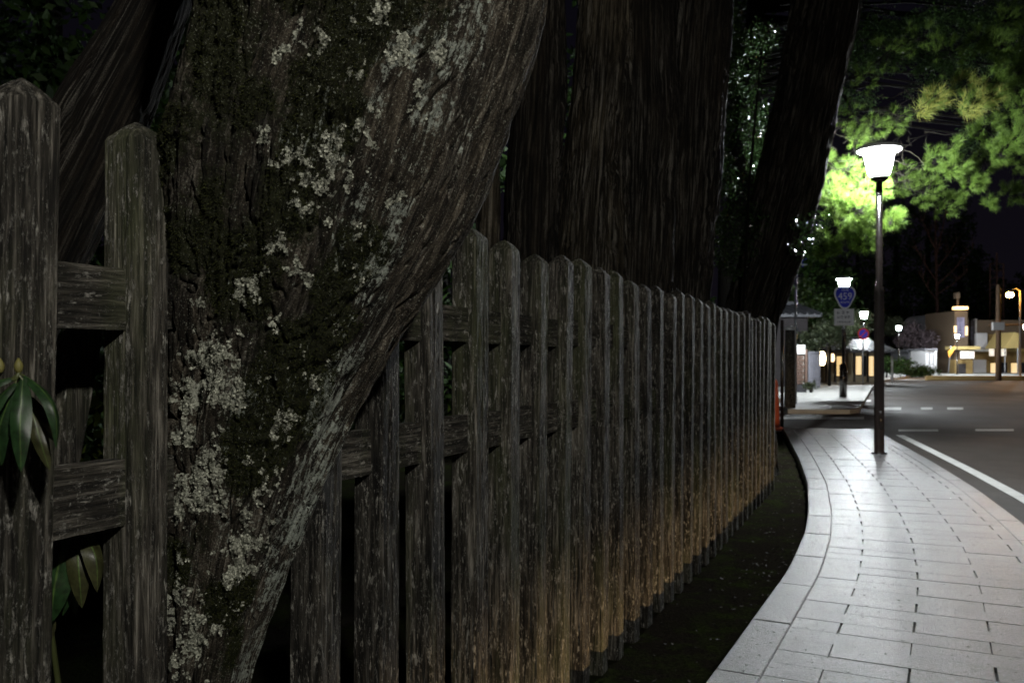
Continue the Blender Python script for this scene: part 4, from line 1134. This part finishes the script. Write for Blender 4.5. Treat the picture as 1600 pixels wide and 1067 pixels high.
# low building with a wide roof and pale panels
lb = house('low_street_building', 'low building with a grey roof and dimly lit beige panels behind the route sign pole', 1288, 1376, 528, 548, 50, 7, 'beige', eave=.6, windows=((1306, 556, 1318, 588, 'lit_soft'), (1336, 556, 1346, 586, 'lit_soft'), (1356, 556, 1365, 588, 'lit_soft'), (1348, 556, 1353, 588, 'pane')))
for k, x in enumerate((1289, 1303, 1321, 1333, 1354, 1374)):
    rbox('pillar', x, 549, x + 2, gy(50), 50, .2, 'dark_wall', lb, .15)
# paper lanterns on posts
M['lantern'] = glow('lit_paper_lantern', (1.0, .80, .48), 9.0); M['lantern_dim'] = glow('dim_paper_lantern', (1.0, .66, .36), 3.0)
for px, py, r, Z_, mt, lab in ((1283.5, 560, .22, 44, 'lantern', 'large glowing paper lantern left of the route sign pole'), (1300, 559, .14, 47, 'lantern_dim', 'smaller dim paper lantern right of the large one')):
    c = W(px, py, Z_); root = empty('paper_lantern', (c.x, Z_, GZ)); tag(root, lab, 'lantern', 'paper lanterns by the low building')
    m = MB(); m.lathe(c.x, Z_, [(r * .5, c.z - r * 1.6), (r * .85, c.z - r * 1.2), (r, c.z - r * .3), (r, c.z + r * .3), (r * .85, c.z + r * 1.2), (r * .5, c.z + r * 1.6)], 16); m.build('shade', M[mt], root, True)
    m = MB(); m.lathe(c.x, Z_, [(r * .52, c.z + r * 1.61), (r * .52, c.z + r * 1.8)], 12); m.lathe(c.x, Z_, [(r * .52, c.z - r * 1.8), (r * .52, c.z - r * 1.61)], 12); m.build('hoop', M['dark_stone'], root)
    m = MB(); m.tube([(c.x + r * 1.6, Z_, GZ), (c.x + r * 1.6, Z_, c.z + r * 2.6), (c.x, Z_, c.z + r * 2.6), (c.x, Z_, c.z + r * 1.8)], .03, 6); m.build('post', M['dark_stone'], root)

# garden shrubs and trees about the corner
def bush(px, py, Z, rx, rz, n, size, mat, label, cat='shrub', name='garden_shrub', group=None, edge=.3):
    c = W(px, py, Z); root = empty(name, (c.x, Z, GZ)); tag(root, label, cat, group)
    m = MB(); m.tube([(c.x, Z, GZ), (c.x + .05, Z, max(.1, c.z - rz * .3)), (c.x, Z, c.z + rz * .3)], [.07, .05, .02], 6)
    for k in range(5):
        a = k * 1.3; m.tube([(c.x, Z, max(0, c.z - rz * .5)), (c.x + math.cos(a) * rx * .6, Z + math.sin(a) * rx * .6, c.z + rz * .4)], [.03, .01], 5)
    m.build('stem', M['bark'], root)
    cs = [(c.x + random.uniform(-.55, .55) * rx, Z + random.uniform(-.5, .5) * rx, c.z + random.uniform(-.5, .5) * rz) for _ in range(9)]
    link('foliage', leaf_cloud(cs, [(rx * .48, rx * .48, rz * .42)] * 9, n, size, .4, .55, edge, 16), M[mat], root)
bush(1272, 528, 40, .9, .75, 2600, .07, 'shrub', 'grey-lit garden tree above the slatted fence', 'tree', 'garden_tree')
bush(1296, 520, 43, 1.1, .9, 3000, .07, 'shrub', 'dark garden tree above the paper lanterns', 'tree', 'garden_tree')
bush(1336, 505, 62, 1.6, 1.0, 3000, .08, 'shrub', 'dim tree crown behind the low building roof', 'tree', 'garden_tree')
bush(1385, 515, 92, 2.4, 1.7, 4200, .10, 'shrub', 'dim rounded tree under the fourth street lamp', 'tree', 'garden_tree')
bush(1437, 528, 86, 2.3, 2.0, 4600, .10, 'plum', 'pinkish grey plum tree left of the white gable', 'tree', 'plum_tree')
bush(1266, 603, 34.5, .35, .22, 700, .04, 'shrub', 'low green shrub at the foot of the slatted fence')
bush(1385, 572, 62, 1.6, .8, 2200, .09, 'cedar_leaf', 'low black hedge bush beside the near lamp pole', name='garden_shrub')
bush(1425, 575, 66, 1.8, .8, 2200, .09, 'cedar_leaf', 'low black hedge bush in front of the grey shed')
# white marker post
p = W(1394.5, 560, 52); m = MB(); m.box(p.x - .05, p.x + .05, 52, 52.1, GZ, W(0, 556, 52).z); tag(m.build('marker_post', M['white_paint']), 'short pale marker post right of the near lamp pole', 'post')

# ------------------------------------------------------------------ shops across the junction
M['shop_white'] = plain('white_render', (.66, .66, .68), .7, .3, var=.08, vs=1.5)
M['shop_brown'] = plain('brown_cladding', (.15, .11, .075), .7, .3, var=.2)
M['shop_grey'] = plain('grey_cladding', (.18, .18, .20), .7, .3, var=.2)
M['ochre'] = plain('ochre_wall', (.36, .25, .10), .8, .3, var=.2, vs=1.5)
M['orange_cloth'] = plain('orange_banner_cloth', (.62, .27, .04), .8, .2, var=.15)
M['tarp'] = plain('yellow_tarpaulin', (.52, .40, .16), .7, .3, var=.12, vs=1)
M['lit_strip'] = glow('lit_orange_strip', (1.0, .62, .22), 3.0)
M['lit_amber'] = glow('lit_amber_panel', (1.0, .55, .08), 1.6)
M['lit_cream'] = glow('lit_cream_panel', (1.0, .88, .70), .9)
M['violet_board'] = plain('violet_grey_board', (.30, .28, .42), .6, .3)

sh = empty('white_gabled_shop', (W(1472, 560, 90).x, 90, GZ)); tag(sh, 'white shop building with a stepped gable right of the plum tree', 'building')
rbox('wall', 1466, 500, 1484, gy(90), 90, 8, 'shop_white', sh)
m = MB(); a = W(1466, 500, 90); pts = [W(x, y, 90) for x, y in ((1466, 499.8), (1484, 499.8), (1484, 490), (1478, 489), (1472, 492), (1468, 496))]; m.prism([(q.x, q.z) for q in pts], 90, 98); m.build('gable', M['shop_white'], sh)
for k, (x, y) in enumerate(((1466, 505), (1466, 522), (1466, 540))): rbox('balcony', x - 3.5, y, x - .1, y + 5, 89.6, 1.4, 'shop_white', sh)
rbox('side_bay', 1484.1, 493, 1491.5, gy(90), 91, 6, 'shop_grey', sh)
f = rbox('window', 1470, 524, 1480, 538, 90, .05, 'shop_grey', sh, .06); rbox('pane', 1471, 525, 1479, 537, 90, .0, 'pane', f, .08)
f = rbox('window', 1470, 504, 1480, 516, 90, .05, 'shop_grey', sh, .06); rbox('pane', 1471, 505, 1479, 515, 90, .0, 'pane', f, .08)
kb = empty('white_kiosk', (W(1456, 560, 80).x, 80, GZ)); tag(kb, 'white boxy kiosk in front of the white gabled shop', 'kiosk')
rbox('body', 1446, 547, 1464, gy(80), 80, 3, 'shop_white', kb, bevel=.04)
for x in (1452, 1458): rbox('groove_strip', x, 549, x + .8, 574, 80, .02, 'shop_grey', kb, .03)
rbox('cap', 1445, 544.5, 1465, 546.9, 79.8, 3.4, 'shop_grey', kb)
gs = empty('grey_shed', (W(1432, 560, 84).x, 84, GZ)); tag(gs, 'low grey shed left of the white kiosk', 'shed')
rbox('wall', 1420, 550, 1445, gy(84), 84, 4, 'shop_grey', gs); rbox('roof', 1418, 546, 1444.6, 549.8, 83.6, 5, 'roof_tile', gs)

tw = empty('sign_tower_building', (W(1500, 560, 84).x, 84, GZ)); tag(tw, 'brown shop building with a tall sign tower and a lit strip at its top', 'building')
rbox('wall', 1491.7, 486, 1512, gy(84), 84, 6, 'shop_brown', tw)
rbox('light_strip', 1492, 479, 1512, 483.5, 83.6, .5, 'lit_strip', tw, .1)
rbox('sign_board', 1495, 496, 1506, 527, 84, .02, 'violet_board', tw, .12)
text_obj('lettering', '御\n土\n産\n物', (W(1500.5, 0, 83.8).x, 83.84, W(0, 511.5, 83.8).z), .46, M['ink'], tw)
rbox('amber_panel', 1508, 510, 1511.6, 524, 84, .02, 'lit_amber', tw, .08); rbox('amber_panel', 1490.5, 509, 1494, 520, 84, .02, 'lit_amber', tw, .09)
rbox('ground_floor', 1492, 562, 1520, gy(84) - .1, 83, 1, 'ochre', tw)
rbox('doorway', 1497, 568, 1509, gy(84) - .3, 82.9, .02, 'dark_wall', tw, .03)
rbox('awning', 1490, 541, 1532, 546, 82.2, 1.6, 'tarp', tw)
rbox('finial_lamp', 1494, 457, 1500, 466, 84, .5, 'shop_brown', tw); rbox('finial_stalk', 1496, 466.1, 1498, 478.8, 84, .2, 'shop_brown', tw)
sb = W(1512, 560, 81.6)
hs = empty('hanging_shop_sign', (sb.x, 81.6, W(0, 560, 81.6).z)); tag(hs, 'cream shop signboard with reddish characters under the orange awning', 'sign')
rbox('board', 1501.5, 549, 1522.5, 559.8, 81.6, .15, 'lit_cream', hs, bevel=.02); text_obj('lettering', 'お食事処', (sb.x, 81.57, W(0, 554.4, 81.6).z), .30, M['sign_red'], hs)
bn = empty('orange_banner', (W(1485, 560, 80).x, 80, GZ)); tag(bn, 'slanted orange banner left of the fifth street lamp', 'banner')
m = MB(); pts = [W(x, y, 80) for x, y in ((1481, 549), (1491, 541), (1490, 549), (1483, 559))]; m.prism([(q.x, q.z) for q in pts], 80, 80.03); m.build('cloth', M['orange_cloth'], bn)
m = MB(); p = W(1482, 560, 80); m.tube([(p.x, 80.05, GZ), (p.x + .25, 80.05, W(0, 540, 80).z)], .03, 6); m.build('pole', M['steel'], bn)

rb = empty('row_of_shops', (W(1560, 560, 88).x, 88, GZ)); tag(rb, 'long low shopfront with ochre bays and a dark upper floor at the right edge', 'building')
rbox('upper_wall', 1513, 500, 1640, 544, 88, 8, 'shop_brown', rb); rbox('lower_wall', 1521, 545, 1640, gy(88), 88.2, 8, 'ochre', rb)
rbox('vertical_sign', 1517, 500, 1524, 541, 87.6, .3, 'dark_wall', rb)
text_obj('lettering', '食\n事\n処', (W(1520.5, 0, 87.5).x, 87.58, W(0, 521, 87.5).z), .52, M['ink'], rb)
rbox('sign_edge', 1524.2, 498, 1526.4, 541, 87.5, .4, 'plaster', rb)
rbox('white_panel', 1525.5, 520, 1544, 544.5, 87.0, .5, 'shop_white', rb, bevel=.1)
rbox('canopy', 1524, 545, 1552, 549, 86.2, 1.6, 'plaster', rb); rbox('canopy', 1566, 545, 1640, 549, 86.2, 1.6, 'tarp', rb)
rbox('white_door', 1521, 562, 1541, gy(88) - .5, 87.4, .2, 'shop_white', rb)
rbox('upper_bay', 1545, 522, 1556, 543, 87.4, .3, 'ochre', rb)
for x in (1549, 1567.5): rbox('hanging_lamp', x, 545, x + 4.5, 556, 85.8, .4, 'lit_cream', rb)
for k in range(5):
    x = 1546 + k * 16; f = rbox('window', x, 566, x + 11, 590, 88.2, .0, 'dark_wall', rb, .08); rbox('pane', x + 1, 567.2, x + 10, 588, 88.2, 0, 'lit_soft' if k % 2 == 0 else 'pane', f, .12)
tp = empty('tarpaulin_tent', (W(1582, 560, 82).x, 82, GZ)); tag(tp, 'yellow triangular tarpaulin over the shopfront at the right edge', 'tent')
m = MB(); pts = [W(x, y, 82) for x, y in ((1570, 544), (1586, 519), (1592, 521), (1591, 544))]; m.prism([(q.x, q.z) for q in pts], 82, 85.5); m.build('cloth', M['tarp'], tp)
m = MB(); 
for x in (1571, 1591): p = W(x, 560, 82); m.tube([(p.x, 82.1, GZ), (p.x, 82.1, W(0, 544, 82).z)], .05, 6)
m.build('frame', M['steel'], tp)
# low ochre boundary wall along the far kerb
lw = MB(); a = W(1500, 560, 58); b = W(1660, 560, 58)
lw.box(a.x - 2, b.x, 58.6, 58.8, GZ, GZ + .30); tag(lw.build('kerb_wall', M['ochre'], bevel=.02), 'low ochre kerb wall in front of the shops', 'wall')
m = MB(); slabpoly(m, [(a.x - 4, 58.8), (b.x + 40, 58.8), (b.x + 90, 120), (a.x + 8, 120)], GZ - .1, GZ + .02); tag(m.build('forecourt', M['far_pave']), kind='structure')
# lattice mast
ms = empty('lattice_mast', (W(1557, 560, 96).x, 96, GZ)); tag(ms, 'dim lattice mast rising behind the sodium lamp', 'mast')
m = MB(); x0 = W(1547, 560, 96).x; x1 = W(1568, 560, 96).x; zt = W(0, 412, 96).z
for x in (x0, (x0 + x1) / 2, x1): m.tube([(x, 96, GZ), (x, 96, zt + (1.2 if x not in (x0, x1) else 0))], .09, 6)
for k in range(12):
    z = zt - k * .8; m.tube([(x0, 96, z), (x1, 96, z)], .05, 5)
m.build('frame', M['twig'], ms)

# bare tree lit brown in the dark, and the wooded hill behind
bt = empty('bare_tree', (W(1465, 560, 100).x, 100, GZ)); tag(bt, 'leafless tree with fanning brown branches against the dark hill', 'tree')
m = MB(); base = W(1466, 560, 100)
m.tube([(base.x, 100, GZ), W(1465, 500, 100), W(1463, 430, 100), W(1461, 380, 100), W(1462, 320, 100)], [.26, .21, .15, .10, .03], 8); m.build('trunk', M['twig'], bt, True)
m = MB()
for (sx_, sy_), (ex, ey) in (((1464, 440), (1425, 385)), ((1464, 425), (1455, 330)), ((1463, 420), (1500, 370)), ((1464, 445), (1515, 390)), ((1463, 400), (1478, 330)), ((1464, 470), (1430, 425)), ((1464, 460), (1505, 425)), ((1462, 390), (1440, 340))):
    a = W(sx_, sy_, 100); b = W(ex, ey, 100); b.y += random.uniform(-1, 1); mid = (a + b) / 2 + Vector((0, 0, -.2))
    m.tube([a, mid, b], [.11, .08, .03], 6)
    for q in range(7):
        f = random.uniform(.35, 1); p = a + (b - a) * f; m.tube([p, p + Vector((random.uniform(-1.5, 1.5), random.uniform(-.5, .5), random.uniform(.5, 2.)))], [.05, .015], 4)
m.build('branch', M['twig'], bt)
for px, top, Z_, w, lab in ((1400, 300, 126, 8, 'dark hillside tree behind the near lamp pole'), (1450, 305, 130, 8.7, 'dark hillside tree behind the bare tree'), (1500, 330, 126, 7.5, 'dark hillside tree left of the sodium lamp'), (1535, 400, 128, 6.2, 'dark hillside tree behind the lattice mast'), (1585, 440, 130, 7.4, 'dark hillside tree right of the sodium lamp'), (1340, 330, 126, 7.5, 'dark hillside tree behind the second street lamp'), (1290, 380, 90, 6, 'dark hillside tree above the tiled house'), (1235, 400, 80, 6, 'dark hillside tree left of the blue sign')):
    c = W(px, top, Z_); evergreen((c.x, Z_), c.z, w, 7000, .26, lab, base=.12, group='dark trees on the far hillside', name='hillside_tree')

# ------------------------------------------------------------------ rhododendron at the left edge
def leaf_mat(name, col, under):
    t = NT(name); tc = t.new('ShaderNodeTexCoord')
    sep = t.new('ShaderNodeSeparateXYZ'); t.ln(tc.outputs['UV'], sep.inputs[0])
    mid = t.math('ABSOLUTE', t.math('SUBTRACT', sep.outputs[0], .5))
    vein = t.ramp(mid, [(.015, 1.0), (.05, 0.0)])
    w = t.new('ShaderNodeTexWave'); w.inputs['Scale'].default_value = 9; w.inputs['Distortion'].default_value = 1.5
    mp = t.new('ShaderNodeMapping'); mp.inputs['Rotation'].default_value = (0, 0, .9); t.ln(tc.outputs['UV'], mp.inputs[0]); t.ln(mp.outputs[0], w.inputs[0])
    c = t.mix(t.math('MULTIPLY', vein, .7), t.mix(t.math('MULTIPLY', w.outputs['Fac'], .25), col, [x * 1.7 for x in col]), (.07, .12, .03))
    g = t.new('ShaderNodeNewGeometry'); c = t.mix(g.outputs['Backfacing'], c, under); c = t.mix(1.0, c, t.ramp(t.noise(t.coord((60, 60, 60)), 1.0, 6, .7), [(.34, .35), (.58, 1.15)]), 'MULTIPLY')
    t.set(c, .36, .38); t.bump(t.math('ADD', w.outputs['Fac'], vein), .25, .002); return t.m
M['rleaf'] = leaf_mat('rhododendron_leaf', (.012, .032, .010), (.045, .05, .020))
M['rleaf_b'] = leaf_mat('old_rhododendron_leaf', (.030, .032, .012), (.07, .055, .025))
M['rstem'] = plain('green_stalk', (.055, .065, .022), .5, .4)
M['bud'] = plain('yellow_green_bud', (.13, .12, .035), .6, .3, vs=40)
def big_leaf(a, b, width, sag, face, mat, parent, curl=.35):
    """a long drooping leaf from a to b; face: direction the upper side looks"""
    a, b = Vector(a), Vector(b); L = b - a; u = L.normalized(); f = Vector(face); f = (f - u * f.dot(u)).normalized(); w = u.cross(f).normalized()
    nu, nv = 18, 9; vs = []; uvs = []
    for i in range(nu):
        t = i / (nu - 1); c = a + L * t + f * sag * math.sin(PI * t) * L.length
        hw = width * .43 * (math.sin(PI * min(1, t * .97 + .03)**.85)**.75) * (1 if t < .999 else .02)
        for j in range(nv):
            s_ = (j / (nv - 1)) * 2 - 1
            z = -abs(s_)**1.5 * hw * curl + .05 * hw * math.sin(t * 14 + s_ * 2)
            vs.append(c + w * hw * s_ + f * z); uvs.append((.5 + s_ * .5, t))
    fs = [(i * nv + j, i * nv + j + 1, (i + 1) * nv + j + 1, (i + 1) * nv + j) for i in range(nu - 1) for j in range(nv - 1)]
    me = bpy.data.meshes.new('leaf'); me.from_pydata([tuple(v) for v in vs], [], fs)
    uv = me.uv_layers.new(name='UVMap')
    for lp in me.loops: uv.data[lp.index].uv = uvs[lp.vertex_index]
    # orient so that the upper side faces f
    me.update()
    if Vector(me.polygons[len(me.polygons) // 2].normal).dot(f) < 0:
        me.flip_normals()
    return link('leaf', me, mat, parent, True)
def pw(px, py, Z): return W(px, py, Z)
rh = empty('rhododendron', (-.92, 1.12, GZ)); tag(rh, 'rhododendron sprig with drooping green leaves hanging in front of the leftmost fence post', 'shrub', 'rhododendron sprigs at the fence')
R1 = 1.24
m = MB(); m.tube([(-.95, 1.12, GZ), (-.97, 1.13, .7), pw(-60, 560, R1), pw(-10, 598, R1), pw(26, 592, R1), pw(30, 580, R1)], [.009, .008, .006, .0035, .003, .003], 8); m.tube([pw(-10, 598, R1), pw(2, 580, R1 + .02)], [.003, .003], 6); m.build('stem', M['rstem'], rh, True)
for (x, y) in ((29, 572), (0, 572)):
    c = pw(x, y, R1); m = MB(); m.lathe(c.x, c.y, [(.002, c.z - .011), (.005, c.z - .007), (.0065, c.z), (.0045, c.z + .006), (.001, c.z + .012)], 12); m.build('bud', M['bud'], rh, True)
for (x0, y0, x1, y1, dz0, dz1, w, sag, face, mt, curl) in (
    (36, 592, 33, 738, 0, -.03, .033, .10, (.35, -1, .25), 'rleaf', .35),
    (38, 586, 88, 702, .01, .00, .026, .22, (.9, -.35, .5), 'rleaf', .5),
    (30, 596, 2, 728, .01, .0, .036, .14, (-.2, -1, .3), 'rleaf', .4),
    (50, 640, 78, 735, .03, .03, .026, .10, (.4, -1, .1), 'rleaf_b', .4),
    (24, 598, -16, 680, .0, -.02, .028, .18, (-.4, -1, .6), 'rleaf', .4),
    (44, 620, 88, 690, .035, .04, .028, .12, (.1, -1, .1), 'rleaf_b', .3),
    (20, 590, -50, 640, .0, -.02, .030, .18, (-.3, -.8, .9), 'rleaf', .4)):
    big_leaf(pw(x0, y0, R1 + dz0), pw(x1, y1, R1 + dz1), w, sag, face, M[mt], rh, curl)
m = MB()
for (x1, y1, dz) in ((36, 594, 0), (38, 587, .01), (30, 597, .01), (24, 599, 0), (50, 640, .03), (44, 620, .035), (20, 591, 0)): m.tube([pw(28, 584, R1), pw(x1, y1, R1 + dz)], .0016, 5)
m.build('stalk', M['rstem'], rh)
R2 = 1.56
r2h = empty('rhododendron', (-.86, 1.62, GZ)); tag(r2h, 'rhododendron sprig with hanging leaves in the gap under the lower rail', 'shrub', 'rhododendron sprigs at the fence')
m = MB(); m.tube([(-.86, 1.66, GZ), (-.85, 1.66, .5), pw(60, 830, R2 + .08), pw(112, 812, R2 + .02), pw(122, 818, R2)], [.009, .007, .004, .003, .003], 8); m.build('stem', M['rstem'], r2h, True)
for (x0, y0, x1, y1, dz0, dz1, w, sag, face, mt) in (
    (112, 818, 80, 876, 0, -.02, .046, .12, (-.2, -1, .5), 'rleaf'),
    (98, 850, 78, 975, -.02, -.02, .062, .08, (.3, -1, .2), 'rleaf'), (118, 850, 98, 962, .03, .03, .040, .08, (.5, -1, .2), 'rleaf'),
    (118, 820, 128, 950, .0, -.01, .046, .12, (.5, -1, .1), 'rleaf_b'), (122, 818, 152, 925, .0, -.02, .046, .18, (1, -.6, .3), 'rleaf_b'), (112, 900, 118, 960, .04, .04, .026, .08, (.3, -1, .1), 'rleaf'), (80, 960, 72, 1010, .0, .0, .026, .08, (.8, -1, .1), 'rleaf_b')):
    big_leaf(pw(x0, y0, R2 + dz0), pw(x1, y1, R2 + dz1), w, sag, face, M[mt], r2h)
m = MB()
for (x1, y1, dz) in ((112, 823, 0), (100, 859, 0), (118, 851, .03), (118, 826, .01), (122, 823, .015), (112, 900, .04), (80, 960, 0)): m.tube([pw(116, 815, R2 + .01), pw(x1, y1, R2 + dz)], .0016, 5)
m.build('stalk', M['rstem'], r2h)

# ------------------------------------------------------------------ litter and small growth on the soil
def litter():
    n = 700
    s_ = rng.uniform(4.0, S_END - .3, n); o = -np.abs(rng.normal(0, .35, n)) - .02
    P = np.array([at(a, b) for a, b in zip(s_, o)]); z = np.full(n, GZ + .012)
    k = n; ang = rng.uniform(0, 2 * PI, k); sz = rng.uniform(.006, .018, k)
    u = np.stack([np.cos(ang), np.sin(ang), rng.uniform(-.3, .3, k)], 1) * sz[:, None]; v = np.stack([-np.sin(ang), np.cos(ang), rng.uniform(-.4, .4, k)], 1) * sz[:, None] * .4
    B = np.concatenate([P, z[:, None] + .006], 1)
    V = np.stack([B - u, B - v, B + u, B + v], 1).reshape(-1, 3)
    return mesh_np('fallen_leaves', V, np.arange(4 * k).reshape(-1, 4))
M['litter'] = leaf_material('leaf_litter', (.010, .008, .005), (.05, .036, .022), .8, .1)
tag(link('fallen_leaves', litter(), M['litter']), 'small dead leaves and grit scattered on the dark soil beside the kerb', 'leaves', kind='stuff')
